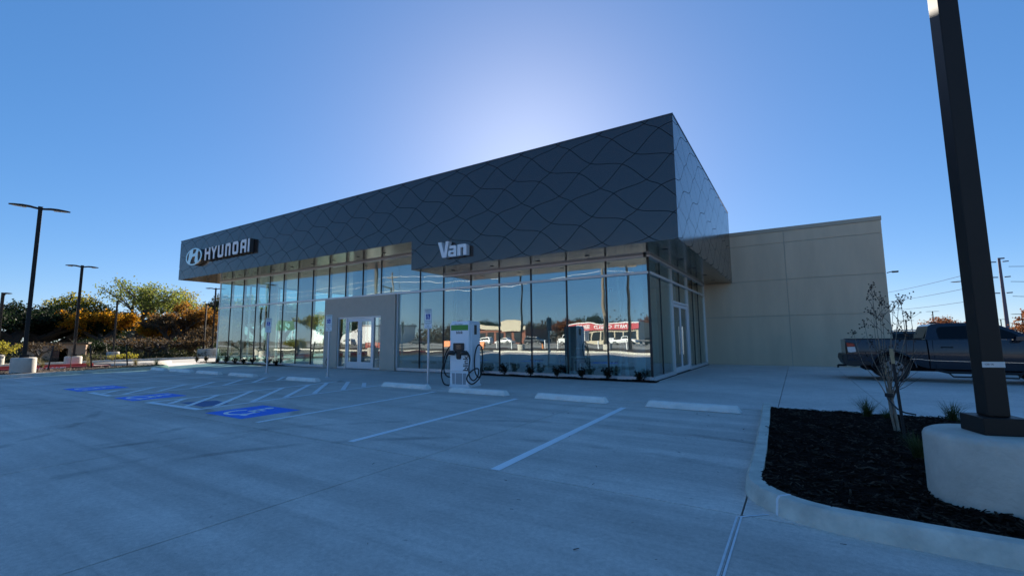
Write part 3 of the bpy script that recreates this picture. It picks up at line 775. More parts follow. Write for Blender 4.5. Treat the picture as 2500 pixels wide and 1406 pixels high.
# interior columns
def icol(x, y, r, h=Zb2 - .03, m='column'): MB().cyl((x, y), r, .012, h, 28).build('interior_column', m, BL, smooth=True)
icol(-13.75, 17.6, .42, Zb1 - .03 + 1.2, 'dark_in'); icol(-14.55, 17.9, .16, Zb2 - .03, 'wood')
icol(-5.15, 17.4, .22, Zb1 - .03); icol(-27.6, 18.2, .5); icol(-31.9, 18.4, .32); icol(-22.3, 18.2, .4)
for dx, top in ((.0, .45), (.35, -.35)):
    MB().tube([(-5.95 + dx, 17.3, .02), (-5.95 + dx + top, 17.4, Zb1 - .1)], .07, 10).build('interior_brace', 'column', BL, smooth=True)
MB().box(-27, -12, 24.0, 24.15, .012, 3.0).build('partition_wall', 'wall_in', BL)
ex = MB().box(-7.45, -7.05, 20.0, 20.03, 3.55, 3.8).build('exit_sign', 'signwhite', BL)
lettering('EXIT', .2, 'tail', ex, (-7.25, 19.99, 3.67), bold=.004)

# ---------------------------------------------------------------- signs on the fascia
def stroke_letters(name, label, glyphs, y, thick, parts_m, back=None, group=None):
    pass
SG = empty('brand_sign', (-29, Yf, 6.9), 'large pale brand letters with round emblem at left end of dark fascia', 'sign', worldparts=True)
yF = Yf - .26
fx = lambda a, b, c: (a, yF + c, b)
def glyph(ch, x0, x1, z0, z1, s):
    w = x1 - x0; h = z1 - z0; q = []
    c = .09
    if ch == 'H': q = [[(x0, z0), (x0 + s, z0), (x0 + s, z1), (x0, z1)], [(x1 - s, z0), (x1, z0), (x1, z1), (x1 - s, z1)], [(x0 + s, z0 + h * .47), (x1 - s, z0 + h * .47), (x1 - s, z0 + h * .47 + s * .95), (x0 + s, z0 + h * .47 + s * .95)]]
    if ch == 'Y':
        xm = (x0 + x1) / 2; zt = z0 + h * .46
        q = [[(xm - s / 2, z0), (xm + s / 2, z0), (xm + s / 2, zt), (xm - s / 2, zt)], [(xm - s / 2, zt), (xm + s / 2, zt), (x1, z1), (x1 - s * 1.05, z1), (xm, zt + s * .9), (x0 + s * 1.05, z1), (x0, z1)]]
    if ch == 'U': q = [[(x0, z0 + c), (x0 + c, z0), (x1 - c, z0), (x1, z0 + c), (x1, z1), (x1 - s, z1), (x1 - s, z0 + s), (x0 + s, z0 + s), (x0 + s, z1), (x0, z1)]]
    if ch == 'N': q = [[(x0, z0), (x0 + s, z0), (x0 + s, z1 - s), (x1 - s, z1 - s), (x1 - s, z0), (x1, z0), (x1, z1 - c), (x1 - c, z1), (x0 + c, z1), (x0, z1 - c)]]
    if ch == 'D': q = [[(x0, z0 + c), (x0 + c, z0), (x1 - c, z0), (x1, z0 + c), (x1, z0 + h / 2), (x1 - s, z0 + h / 2), (x1 - s, z0 + s), (x0 + s, z0 + s), (x0 + s, z0 + h / 2), (x0, z0 + h / 2)],
                       [(x0, z0 + h / 2), (x0 + s, z0 + h / 2), (x0 + s, z1 - s), (x1 - s, z1 - s), (x1 - s, z0 + h / 2), (x1, z0 + h / 2), (x1, z1 - c), (x1 - c, z1), (x0 + c, z1), (x0, z1 - c)]]
    if ch == 'A': q = [[(x0, z0), (x0 + s, z0), (x0 + s, z1 - s), (x1 - s, z1 - s), (x1 - s, z0), (x1, z0), (x1, z1), (x0 + c * 1.6, z1), (x0, z1 - c * 1.6)], [(x0 + s, z0 + h * .33), (x1 - s, z0 + h * .33), (x1 - s, z0 + h * .33 + s * .9), (x0 + s, z0 + h * .33 + s * .9)]]
    if ch == 'I': q = [[(x0, z0), (x0 + s, z0), (x0 + s, z1), (x0, z1)]]
    return q
spec = [('H', -31.22, -30.55), ('Y', -30.42, -29.73), ('U', -29.58, -28.95), ('N', -28.69, -28.11), ('D', -27.86, -27.24), ('A', -26.98, -26.37), ('I', -26.19, -26.02)]
for ch, a, c in spec:
    mb = MB()
    for poly in glyph(ch, a, c, 6.52, 7.28, .165):
        mb.mi(0).prism(poly, 0, .025, fx)
    o = mb.build('letter', 'letter', SG)
    mb = MB()
    for poly in glyph(ch, a - .015, c + .015, 6.505, 7.295, .19): mb.prism(poly, .027, .24, fx)
    mb.build('letter_return', 'return', o)
# emblem: flattened ring and slanted letterform
cx, cz, ra, rb_ = -32.63, 6.9, 1.08, .55
def ell(a, k=1.0): return (cx + ra * k * math.cos(a), cz + rb_ * k * math.sin(a))
dm = MB(); dm.prism([ell(R(a), .97) for a in range(0, 360, 10)], .06, .25, fx); EM = dm.build('emblem', 'return', SG)
rg = MB(); n = 48
for i in range(n):
    a, b = 2 * math.pi * i / n, 2 * math.pi * (i + 1) / n
    rg.prism([ell(a, .86), ell(a, 1), ell(b, 1), ell(b, .86)], -.02, .06, fx)
rg.build('emblem_ring', 'chrome', EM)
hl = MB()
E_ = lambda u, v: (cx + ra * u, cz + rb_ * v)
hl.prism([E_(-.74, -.60), E_(-.42, -.82), E_(-.30, -.30), E_(-.12, .02), E_(-.40, .10), E_(-.62, -.05)], -.03, .058, fx)
hl.prism([E_(-.62, -.05), E_(-.40, .10), E_(-.12, .30), E_(-.10, .86), E_(-.40, .80), E_(-.60, .40)], -.03, .058, fx)
hl.prism([E_(-.40, .10), E_(-.12, .02), E_(.20, .02), E_(.50, .30), E_(.64, .70), E_(.36, .84), E_(.20, .40), E_(-.12, .30)], -.035, .056, fx)
hl.prism([E_(.20, .02), E_(.16, -.55), E_(.30, -.88), E_(.58, -.74), E_(.52, -.2), E_(.50, .30)], -.03, .058, fx)
hl.build('emblem_letterform', 'chrome', EM)

SV = empty('name_sign', (-11.2, Yf, 5.0), 'white channel letters reading Van low on the dark fascia', 'sign', worldparts=True)
yF = Yf - .23
fx = lambda a, b, c: (a, yF + c, b)
def van(polys_list):
    for polys in polys_list:
        mb = MB()
        for p in polys: mb.prism(p, 0, .02, fx)
        o = mb.build('letter', 'letter', SV); mb = MB()
        for p in polys: mb.prism(p, .021, .20, fx)
        mb.build('letter_return', 'letter_side', o)
z0, z1, zx = 4.69, 5.325, 5.13
s = .15
van([[[(-11.93, z1), (-11.76, z1), (-11.62, z0 + .19), (-11.60, z0 + .19), (-11.60, z0), (-11.71, z0)], [(-11.60, z0), (-11.50, z0), (-11.385, z1), (-11.53, z1), (-11.60, z0 + .19)]],
     [[(-11.33, zx - .12), (-11.13, zx - .12), (-11.13, zx - .20), (-11.00, zx - .20), (-11.00, zx - .05), (-11.06, zx), (-11.33, zx)], [(-11.13, z0), (-11.00, z0), (-11.00, zx - .20), (-11.13, zx - .20)],
      [(-11.40, z0 + .06), (-11.34, z0), (-11.13, z0), (-11.13, z0 + .10), (-11.28, z0 + .10), (-11.28, z0 + .17), (-11.13, z0 + .17), (-11.13, z0 + .26), (-11.35, z0 + .26), (-11.40, z0 + .21)]],
     [[(-10.94, z0), (-10.79, z0), (-10.79, zx - .13), (-10.94, zx - .0)], [(-10.94, zx), (-10.79, zx - .13), (-10.65, zx - .13), (-10.50, zx - .05), (-10.56, zx)], [(-10.65, z0), (-10.50, z0), (-10.50, zx - .05), (-10.65, zx - .13)]]])
# ---------------------------------------------------------------- wheel stops
def make_stop(L):
    mb = MB(); h = .13
    prof = [(-.115, 0), (-.085, h * .75), (-.055, h), (.055, h), (.085, h * .75), (.115, 0)]
    fn = lambda a, b, c: (c, a, b)
    return mb
def wheel_stop(x0, x1, y, label):
    L = x1 - x0; h = .135
    prof = [(-.12, 0), (-.10, h * .6), (-.062, h), (.062, h), (.10, h * .6), (.12, 0)]
    mb = MB(); vs = []
    for sx in (-1, 1):
        for a, b in prof: vs.append((sx * (L / 2 - b * .55), a, b))
    n = 6; mb.add(vs, [tuple(range(n)), tuple(range(n, 2 * n))[::-1]] + [(i, n + i, n + (i + 1) % n, (i + 1) % n) for i in range(n)])
    o = mb.build('wheel_stop', 'stop', bevel=.012)
    o.location = ((x0 + x1) / 2, y, .004); o.rotation_euler = (0, 0, R(rnd.uniform(-1.6, 1.2)))
    tag(o, label, 'wheel stop', 'concrete wheel stops at the heads of the stalls'); return o
for a in [(-2.88, -1.01, 10.09, 'concrete wheel stop nearest the planting bed kerb'), (-5.66, -3.77, 10.14, 'second concrete wheel stop from the planting bed'),
          (-8.45, -6.52, 10.16, 'concrete wheel stop right in front of the white charger'), (-11.42, -9.42, 10.36, 'concrete wheel stop under the parking sign beside the charger'),
          (-16.49, -14.62, 10.24, 'concrete wheel stop at the middle blue accessible stall'), (-20.9, -18.85, 10.33, 'concrete wheel stop at the leftmost blue accessible stall'),
          (-23.93, -21.75, 10.36, 'third wheel stop from the left island'), (-26.7, -24.5, 10.38, 'second wheel stop from the left island'), (-29.2 + .3, -27.2, 10.36, 'leftmost wheel stop, touching the left island')]:
    wheel_stop(*a)

# ---------------------------------------------------------------- accessible parking signs
def parking_sign():
    t = empty('parking_sign', (0, 0, 0), '', 'sign', 'accessible parking signs on white posts')
    MB().box(-.028, .028, -.028, .028, 0, 2.46).build('post', 'galv', t)
    MB().lathe((0, 0, 0), [(.09, 0), (.085, .02), (.035, .03)], 16).build('base_flange', 'galv', t)
    pl = MB().box(-.155, .155, -.042, -.034, 2.03, 2.51).build('sign_plate', 'signwhite', t, bevel=.004, seg=1)
    bd = MB()
    for a in ((-.147, .147, 2.495, 2.503), (-.147, .147, 2.037, 2.045), (-.147, -.140, 2.045, 2.495), (.140, .147, 2.045, 2.495)): bd.box(a[0], a[1], -.0435, -.042, a[2], a[3])
    bd.build('border', 'signgreen', pl)
    lettering('RESERVED', .058, 'signgreen', pl, (0, -.043, 2.455), bold=.0016, depth=.001, sx=.95)
    lettering('PARKING', .052, 'signgreen', pl, (0, -.043, 2.39), bold=.0012, depth=.001)
    sq = MB().box(-.082, .082, -.044, -.042, 2.155, 2.335).build('blue_square', 'signblue', pl)
    mb = MB(); access_symbol(mb, lambda a, b, w: (a, -w, b + 2.24), .155, .044, .0455); mb.build('wheelchair_figure', 'signwhite', pl)
    lettering('VAN ACCESSIBLE', .030, 'signgreen', pl, (0, -.043, 2.10), bold=.0008, depth=.001)
    p2 = MB().box(-.155, .155, -.042, -.034, 1.85, 2.02).build('lower_plate', 'signwhite', t, bevel=.004, seg=1)
    lettering('FINES UP TO', .034, 'signgreen', p2, (0, -.043, 1.985), depth=.001); lettering('$500', .036, 'signgreen', p2, (0, -.043, 1.935), depth=.001); lettering('TOW-AWAY ZONE', .026, 'signgreen', p2, (0, -.043, 1.89), depth=.001)
    return t
ps = parking_sign(); ps.location = (-10.516, 11.48, .004); ps.rotation_euler = (0, 0, R(8)); ps['label'] = 'accessible parking sign on a white post just left of the charger'
copy_tree(ps, (-16.115, 11.70, .004), R(12), 'accessible parking sign on a post left of the entrance doors')
copy_tree(ps, (-20.485, 11.69, .004), R(22), 'accessible parking sign farthest left, against the reflecting glass')

# ---------------------------------------------------------------- vehicle charger
EV = empty('vehicle_charger', (-9.05, 11.62, .004), 'white cabinet vehicle charger with green band and two black cables', 'charger', rz=R(8))
w, dpt = .335, .38
MB().box(-w - .03, w + .03, -dpt, dpt, 0, .05).build('plinth', 'white', EV)
cab = MB().box(-w, w, -dpt + .02, dpt - .02, .052, 2.0).build('cabinet', 'white', EV, bevel=.014, seg=3)
MB().box(-w, w, -dpt - .012, -dpt + .018, .50, 1.965).build('front_panel', 'white', EV, bevel=.006)
MB().box(-w, w, -dpt - .008, -dpt + .018, .053, .485).build('lower_panel', 'white', EV, bevel=.006)
MB().prism([(-w + .0, 2.0), (w, 2.0), (w - .04, 2.05), (-w + .04, 2.05)], -dpt + .04, dpt - .04, lambda a, b, c: (a, c, b)).build('cap', 'white', EV)
MB().box(-w + .03, w - .02, -dpt - .016, -dpt - .012, 1.76, 1.925).build('green_band', 'green', EV)
lettering('FAST CHARGE', .045, 'ink', EV, (-.03, -dpt - .0135, 1.945), depth=.001)
lettering('blink', .125, 'ink', EV, (.0, -dpt - .0135, 1.69), bold=.002, depth=.0015)
lettering('blink', .24, 'ink', EV, (.235, -dpt - .0135, .73), (R(90), R(-90), 0), bold=.005, depth=.0015)
gr = MB()
for poly in ([(-.27, .43), (-.155, .43), (-.155, .09), (-.245, .09)], [(-.13, .43), (.105, .43), (.105, .09), (-.13, .09)], [(.13, .43), (.255, .43), (.235, .09), (.13, .09)]):
    MB().prism(poly, -dpt - .012, -dpt - .0085, lambda a, b, c: (a, c, b)).build('vent', 'grille', EV)
dp = MB().prism([(-.19, 1.36), (.17, 1.36), (.18, 1.33), (.18, 1.15), (.11, 1.10), (.08, 1.04), (.065, .90), (.04, .86), (-.06, .86), (-.085, .90), (-.09, 1.04), (-.13, 1.10), (-.20, 1.15), (-.20, 1.33)], -dpt - .06, -dpt - .013, lambda a, b, c: (a, c, b)).build('display_housing', 'black', EV, bevel=.006)
MB().box(-.10, .09, -dpt - .064, -dpt - .061, 1.17, 1.31).build('display', 'screen', dp)
MB().box(-.04, .04, -dpt - .066, -dpt - .061, .93, .98).build('card_reader', 'trim', dp)
MB().box(w + .001, w + .008, -.05, .12, 1.63, 1.93).build('side_vent', 'black', EV)
MB().box(w + .001, w + .014, -.22, -.06, .10, 1.95).build('side_door', 'white', EV, bevel=.004)
MB().tube([(-.12, .02, 2.03), (.12, .02, 2.06), (.12, .2, 2.06)], .012, 8).build('lifting_eye', 'white', EV)
def gun(sx):
    mb = MB(); y = -dpt - .09
    mb.tube([(sx * .12, y + .02, 1.03), (sx * .19, y - .01, 1.06), (sx * .30, y - .02, 1.06), (sx * .36, y - .01, 1.02)], [.05, .075, .07, .035], 14)
    mb.tube([(sx * .33, y - .01, 1.05), (sx * .40, y - .01, .97), (sx * .43, y - .01, .86)], [.045, .032, .024], 12)
    return mb.build('connector', 'black', EV, smooth=True)
c1 = gun(-1); c2 = gun(1)
def smooth_path(P, n=8):
    P = [Vector(p) for p in P]; out = []
    for i in range(len(P) - 1):
        a, b, c, d = P[max(i - 1, 0)], P[i], P[i + 1], P[min(i + 2, len(P) - 1)]
        for k in range(n):
            t = k / n; out.append(.5 * ((2 * b) + (c - a) * t + (2 * a - 5 * b + 4 * c - d) * t * t + (3 * b - a - 3 * c + d) * t ** 3))
    out.append(P[-1]); return out
y0 = -dpt - .10
cab1 = smooth_path([(-.43, y0, .86), (-.50, y0 + .02, .66), (-.56, y0 + .1, .48), (-.52, y0 + .2, .32), (-.40, y0 + .35, .27), (-w, y0 + .42, .27)])
MB().tube(cab1, .021, 10).build('cable', 'rubber', EV, smooth=True)
cab1b = smooth_path([(-w, -.2, 1.30), (-.42, -.3, 1.24), (-.52, -.38, 1.0), (-.60, -.4, .62), (-.66, -.38, .36), (-.60, -.34, .10), (-.46, -.3, .04), (-w, -.28, .05)])
MB().tube(cab1b, .021, 10).build('cable', 'rubber', EV, smooth=True)
cab2 = smooth_path([(.43, y0, .86), (.40, y0 - .01, .60), (.42, y0 + .0, .34), (.52, y0 + .08, .22), (.62, y0 + .16, .36), (.60, y0 + .24, .55), (.48, y0 + .22, .56), (.36, y0 + .05, .42), (.34, y0 - .02, .24), (.50, y0 + .02, .12), (.66, y0 + .2, .30), (.69, y0 + .3, .62), (.66, y0 + .38, 1.10), (.56, y0 + .40, 1.30), (.45, y0 + .40, 1.22), (.40, y0 + .36, .92), (.44, y0 + .30, .5), (.56, y0 + .3, .3), (.66, y0 + .34, .42)])
MB().tube(cab2, .021, 10).build('cable', 'rubber', EV, smooth=True)

# ---------------------------------------------------------------- leaves helper
def leaf_quads(centres, size, seed, flat=.0, aspect=.6):
    """centres (N,3) -> verts, faces for bent little leaves (two triangles each side of a fold)"""
    rg = np.random.default_rng(seed); n = len(centres); C = np.asarray(centres, float)
    d = rg.normal(size=(n, 3)); d[:, 2] *= (1 - flat); d /= np.linalg.norm(d, axis=1)[:, None]
    e = rg.normal(size=(n, 3)); e -= (e * d).sum(1)[:, None] * d; e /= np.linalg.norm(e, axis=1)[:, None]
    s = size * rg.uniform(.6, 1.35, n)[:, None]
    nn = np.cross(d, e)
    v = np.stack([C - d * s * .5, C + e * s * aspect * .5 + nn * s * .08, C + d * s * .5, C - e * s * aspect * .5 + nn * s * .08], 1).reshape(-1, 3)
    f = np.arange(4 * n).reshape(n, 4)
    return v, f

# small dark shrubs along the glass
MT['shrubleaf'] = leafmat('shrub_leaf', [(.008, .014, .008), (.014, .022, .010), (.022, .018, .012), (.010, .010, .008)], .2)
def shrub(x, y, h, w, label, seed):
    h *= .86; w *= .9
    t = empty('shrub', (x, y, .04), label, 'shrub', 'dark shrubs in the mulch along the glass', worldparts=True)
    rg = np.random.default_rng(seed); mb = MB(); pts = []
    for i in range(11):
        a = rg.uniform(0, 6.28); r_ = rg.uniform(.2, 1) * w * .5; z = h * rg.uniform(.55, 1.0)
        tip = Vector((x + math.cos(a) * r_, y + math.sin(a) * r_ * .7, z)); mid = Vector((x + math.cos(a) * r_ * .35, y + math.sin(a) * r_ * .3, z * .55))
        mb.tube([(x, y, .02), mid, tip], [.008, .006, .003], 4, cap=False)
        for k in range(26):
            q = mid.lerp(tip, rg.uniform(-.2, 1.05)); pts.append((q.x + rg.normal(0, .035), q.y + rg.normal(0, .035), max(.05, q.z + rg.normal(0, .035))))
    mb.build('stems', 'twig', t); v, f = leaf_quads(pts, .075, seed + 50)
    fastmesh('foliage', v, f, 4, 'shrubleaf', parent=t)
order = ['first', 'second', 'third', 'fourth', 'fifth', 'sixth', 'seventh', 'eighth', 'ninth']
for i, x in enumerate([-4.58, -5.72, -6.70, -7.72, -8.85, -10.05, -11.35]):
    shrub(x, Yg - .38, (.40, .55, .50, .52, .55, .58, .38)[i], (.62, .52, .46, .50, .56, .52, .6)[i], f'{order[i]} small dark shrub from the glass corner, right of the charger', 100 + i)
for i, x in enumerate([-26.1, -27.0, -28.7, -29.7, -30.7, -31.9, -33.0, -34.5, -35.2]):
    shrub(x, Yg - .40 - (.3 if i == 8 else 0), .46 + .05 * (i % 3), .6, f'{order[i]} low dark shrub leftwards from the entrance along the left glass', 130 + i)

# ---------------------------------------------------------------- lot lamps
def lamp_head(L=.95):
    """a thin tapering LED head that leaves the pole along +Y"""
    mb = MB(); st = [(0, .0, .05, .05), (.12, .012, .06, .05), (.30, .035, .12, .045), (.55, .03, .17, .04), (.85, .0, .15, .03), (1.0, -.02, .10, .02)]
    vs = []; fs = []
    for t, z, hw, ht in st:
        y = .06 + t * L; vs += [(-hw, y, z - ht), (hw, y, z - ht), (hw, y, z), (hw * .6, y, z + ht * .6), (-hw * .6, y, z + ht * .6), (-hw, y, z)]
    n = len(st)
    for i in range(n - 1):
        for j in range(6): k = (j + 1) % 6; fs.append((i * 6 + j, i * 6 + k, i * 6 + 6 + k, i * 6 + 6 + j))
    fs += [tuple(range(6))[::-1], tuple((n - 1) * 6 + j for j in range(6))]
    return mb.add(vs, fs)
def lamp(name, loc, H, rz, label, heads=2, base_r=.46, base_h=.75, pw=.075, simple=False, group='parking lot lamps on concrete bases', hl=.95):
    t = empty(name, loc, label, 'lamp post', group, rz=rz)
    MB().lathe((0, 0, 0), [(base_r * 1.0, -.1), (base_r, base_h - .05), (base_r - .015, base_h - .02), (base_r - .05, base_h), (.02, base_h)], 48).build('concrete_base', 'base_concrete', t, smooth=True)
    MB().box(-pw * 2.05, pw * 2.05, -pw * 2.05, pw * 2.05, base_h + .001, base_h + .14).build('base_cover', 'bronze', t, bevel=.006)
    MB().box(-pw, pw, -pw, pw, base_h + .141, H).build('pole', 'bronze', t, bevel=.008)
    MB().box(pw * -1.1, pw * 1.1, -pw * 1.1, pw * 1.1, H + .001, H + .03).build('pole_cap', 'bronze', t)
    for k in range(heads):
        hd = lamp_head(hl).build('lamp_head', 'bronze', t, bevel=0); hd.location = (0, 0, H - .06); hd.rotation_euler = (R(3), 0, math.pi * k)
        ln = MB().box(-.11, .11, .45, .93 * hl, -.055, -.048).build('lens', 'lens', hd)
    return t
# foreground post with its tag and hand hole
big = lamp('lamp_post', (1.36, 5.45, .0), 8.2, R(15), 'tall dark lamp post on a round concrete base in the right foreground bed', base_r=.465, base_h=.68)
tg = MB().box(-.0765, .0765, -.0775, -.0762, 1.225, 1.272).build('tag', 'plate', big)
lettering('120-16', .022, 'ink', tg, (-.03, -.0778, 1.25), depth=.0004)
MB().box(.0765, .092, -.03, .03, .93, 1.10).build('hand_hole_cover', 'bronze', big, bevel=.004)
for dx, dy in ((-.13, -.13), (.13, -.13), (-.13, .13), (.13, .13)): pass
lamp('lamp_post', (-29.75, 5.78, .02), 7.78, R(-10), 'tall twin headed lamp post nearest the left edge, in the mulch island', base_r=.42, base_h=.80)
lamp('lamp_post', (-38.98, 9.75, .0), 6.4, R(-8), 'twin headed lamp post just behind the red kerb', base_r=.42, base_h=.60, pw=.07, hl=.72)
lamp('lamp_post', (-44.2, 7.3, .0), 4.75, R(-70), 'short single headed lamp post at the far left edge among dark trees', heads=1, base_r=.4, base_h=.7, pw=.065, hl=.6)
lamp('lamp_post', (-46.3, 13.9, .0), 4.75, R(-60), 'thin single headed lamp post before the yellow tree', heads=1, base_r=.4, base_h=.7, pw=.05, hl=.5)
lamp('lamp_post', (-46.7, 20.6, .0), 4.95, R(-40), 'single headed lamp post beside the twin headed one near the building', heads=1, base_r=.48, base_h=.75, pw=.055, hl=.5)
lamp('lamp_post', (-46.0, 21.0, .0), 6.4, R(-20), 'twin headed lamp post beside the left end of the glass wall', base_r=.52, base_h=.8, pw=.065, hl=.75)
def polar(az, d): return (d * math.sin(R(az)), d * math.cos(R(az)))
for az, d, H, lb, hd in ((10.91, 130, 6.5, 'far lamp post standing up behind the truck cab roof', 2), (14.35, 130, 3.9, 'small far lamp post with one arm left of the steel power pole', 1), (15.15, 150, 4.95, 'far twin headed lamp post just left of the steel power pole', 2), (8.97, 100, 4.0, 'far twin headed lamp post beside the wall edge', 2), (7.35, 62, 6.3, 'lamp post whose head pokes out beside the tan wall edge', 1), (13.35, 60, 6.6, 'lamp post mostly hidden behind the foreground pole', 2), (16.4, 95, 4.4, 'far lamp post before the rust coloured conical tree', 2)):
    x, y = polar(az, d); lamp('lamp_post', (x, y, -.1), H, R(90 - az), lb, heads=hd, base_h=.7, pw=.09, hl=1.0, group='far lamp posts beyond the truck')

# ---------------------------------------------------------------- trees
LEAF = {
 'dark': leafmat('evergreen_leaf', [(.010, .020, .008), (.016, .030, .010), (.026, .042, .016), (.012, .018, .008)], .35),
 'green': leafmat('green_leaf', [(.10, .14, .03), (.16, .20, .04), (.13, .14, .03), (.22, .22, .045)], .6),
 'yellow': leafmat('yellow_leaf', [(.50, .22, .012), (.62, .30, .015), (.42, .16, .012), (.24, .18, .02)], .6),
 'orange': leafmat('rust_leaf', [(.26, .11, .02), (.34, .16, .025), (.18, .075, .02), (.20, .14, .025)], .55),
 'mixed': leafmat('yellow_green_leaf', [(.20, .20, .025), (.38, .30, .03), (.15, .15, .025), (.28, .25, .03)], .6),
 'brown': leafmat('brown_leaf', [(.06, .042, .024), (.10, .062, .026), (.040, .030, .020), (.13, .075, .025)], .45),
 'rust': leafmat('rust_red_leaf', [(.18, .06, .025), (.24, .09, .03), (.13, .05, .03)], .45),
 'olive': leafmat('olive_leaf', [(.05, .06, .025), (.08, .085, .04), (.035, .045, .02), (.10, .08, .04)], .4),
 'scrub': leafmat('scrub_leaf', [(.040, .050, .022), (.065, .072, .03), (.10, .09, .04), (.03, .04, .018)], .4),
}
def tree(label, x, y, H, W, leaf, n_leaf, lsize, seed, trunk=.22, base=.30, name='tree', group='trees beyond the lot', bark='bark', droop=0.0, lean=0.0, conic=False, z0=-.1, fork=4, spread=.55):
    t = empty(name, (x, y, z0), label, 'tree', group, worldparts=True)
    rg = random.Random(seed); mb = MB(); tips = []
    def branch(p, d, L, r_, lev):
        pts = [p]; q = p.copy(); dd = d.copy()
        for i in range(3):
            dd = (dd + Vector((rg.gauss(0, .16), rg.gauss(0, .16), rg.gauss(0.03, .1) - droop * .1 * lev))).normalized(); q = q + dd * L / 3; pts.append(q.copy())
        mb.tube(pts, [r_, r_ * .85, r_ * .7, r_ * .5], 5 if lev > 1 else 7, cap=False)
        if lev >= 2: tips.append((pts[2], lev)); tips.append((pts[3], lev))
        if lev < 4:
            for k in range(fork if lev < 2 else 3):
                a = rg.uniform(0, 6.28); sp = spread * rg.uniform(.6, 1.3)
                nd = (dd + Vector((math.cos(a) * sp, math.sin(a) * sp, rg.uniform(-.05, .25)))).normalized()
                branch(pts[rg.choice((2, 3, 3))] if lev else pts[3] - (pts[3] - pts[2]) * rg.uniform(0, .9), nd, L * rg.uniform(.58, .8), r_ * .5, lev + 1)
    if conic:
        mb.tube([(x, y, z0), (x + .02 * H, y, z0 + H * .6), (x, y, z0 + H)], [trunk, trunk * .5, .02], 7)
        for i in range(46):
            f_ = rg.uniform(.12, .97); a = rg.uniform(0, 6.28); r_ = W / 2 * (1 - f_) ** .8 * rg.uniform(.7, 1.1)
            p = Vector((x, y, z0 + H * f_)); e = p + Vector((math.cos(a) * r_, math.sin(a) * r_, r_ * .25))
            mb.tube([p, e], [.04, .01], 4, cap=False)
            for s_ in (.45, .7, .95): tips.append((p.lerp(e, s_), 3))
    else:
        branch(Vector((x, y, z0)), Vector((lean, 0, 1)).normalized(), H * base, trunk, 0)
        # fit the crown to the wanted height and width
    T = np.array([list(p) for p, l in tips]); top = T[:, 2].max()
    V = np.array(mb.v); ctr = np.array([x, y, z0])
    sz = (H) / (top - z0 + .3); ext = max(1e-3, np.percentile(np.abs(T[:, :2] - ctr[:2]), 96)); sx = (W / 2) / ext
    S = np.array([sx, sx, sz])
    # keep the trunk straight up: scale sideways only with height
    def fit(A): return ctr + (A - ctr) * S
    mb.v = [tuple(p) for p in fit(V)]; T = fit(T)
    mb.build('trunk', bark, t, smooth=True)
    if n_leaf:
        g_ = np.random.default_rng(seed); idx = g_.integers(0, len(T), n_leaf)
        cl = W * .042
        # clump density differs from tip to tip so that gaps stay open
        dens = g_.uniform(0, 1, len(T)) ** 1.3; pr = dens / dens.sum(); idx = g_.choice(len(T), n_leaf, p=pr)
        P = T[idx] + g_.normal(0, 1, (n_leaf, 3)) * np.array([cl, cl, cl * .8])
        P = P[P[:, 2] > z0 + .15]
        v, f = leaf_quads(P, lsize, seed + 9, aspect=.7); fastmesh('crown', v, f, 4, LEAF[leaf], parent=t)
    return t
def ptree(label, px_az, d, *a, **k):
    x, y = polar(px_az, d); return tree(label, x, y, *a, **k)
ptree('dense dark evergreen at the far left edge', -80.2, 66, 5.6, 8.5, 'dark', 13650, 0.224, 1, base=.12, spread=.9)
ptree('dark evergreen with a peaked top behind the leftmost tall lamp', -78.5, 70, 6.3, 9, 'dark', 13650, 0.224, 2, base=.12, spread=.9)
ptree('dark rounded evergreen right of the leftmost tall lamp', -77.0, 70, 5.6, 8, 'dark', 12600, 0.224, 3, base=.12, spread=.9)
ptree('low dark evergreen between the two tall left lamps', -75.6, 74, 4.9, 7, 'dark', 10500, 0.224, 4, base=.12, spread=.9)
ptree('loose yellowish green tree behind the red kerb lamp', -75.3, 72, 7.6, 7.5, 'mixed', 2700, .24, 5, base=.25)
ptree('bright yellow autumn tree left of the thin single lamp', -73.9, 66, 5.5, 6.2, 'yellow', 12348, 0.198, 6, base=.2, spread=.8)
ptree('tallest open crowned green tree in the left background', -71.5, 74, 9.9, 10.5, 'green', 5040, 0.238, 7, base=.3, trunk=.3)
ptree('small golden tree under the tallest open tree', -71.0, 64, 4.1, 4.6, 'yellow', 7643, 0.185, 8, base=.2, spread=.8)
ptree('bare brown leaved tree right of the golden tree', -69.6, 62, 5.0, 5, 'brown', 2200, .22, 9, base=.2, spread=.8)
ptree('tall yellow green tree behind the rust orange one', -67.8, 78, 9.2, 8, 'mixed', 4830, 0.238, 10, base=.3)
ptree('rust orange tree in front of the tall yellow green tree', -67.9, 62, 6.1, 6.0, 'orange', 9828, 0.185, 11, base=.2, spread=.8)
ptree('thin sparse tree left of the lamps by the glass wall', -66.0, 70, 7.7, 5, 'olive', 3150, 0.185, 12, base=.3)
ptree('sparse pale tree touching the left edge of the glass wall', -64.8, 72, 8.2, 6.0, 'olive', 3150, 0.198, 13, base=.3)
ptree('leafy tree seen through the end wall glass, leftmost', -63.0, 72, 7.9, 7, 'green', 4830, 0.224, 14, base=.3)
ptree('yellow green tree seen through the end wall glass, second', -61.2, 68, 6.6, 7, 'mixed', 5040, 0.211, 15, base=.25)
ptree('olive tree seen through the rear window glass', -58.9, 70, 6.8, 8, 'olive', 5040, 0.224, 16, base=.25)
ptree('green tree seen through the rear window glass, rightmost', -56.4, 72, 7.4, 8, 'green', 5040, 0.224, 17, base=.25)
ptree('small bare brown tree before the tan shed', -78.3, 45, 2.0, 2.2, 'brown', 500, .12, 18, base=.25, trunk=.09, spread=.8, group='small trees at the scrub edge')
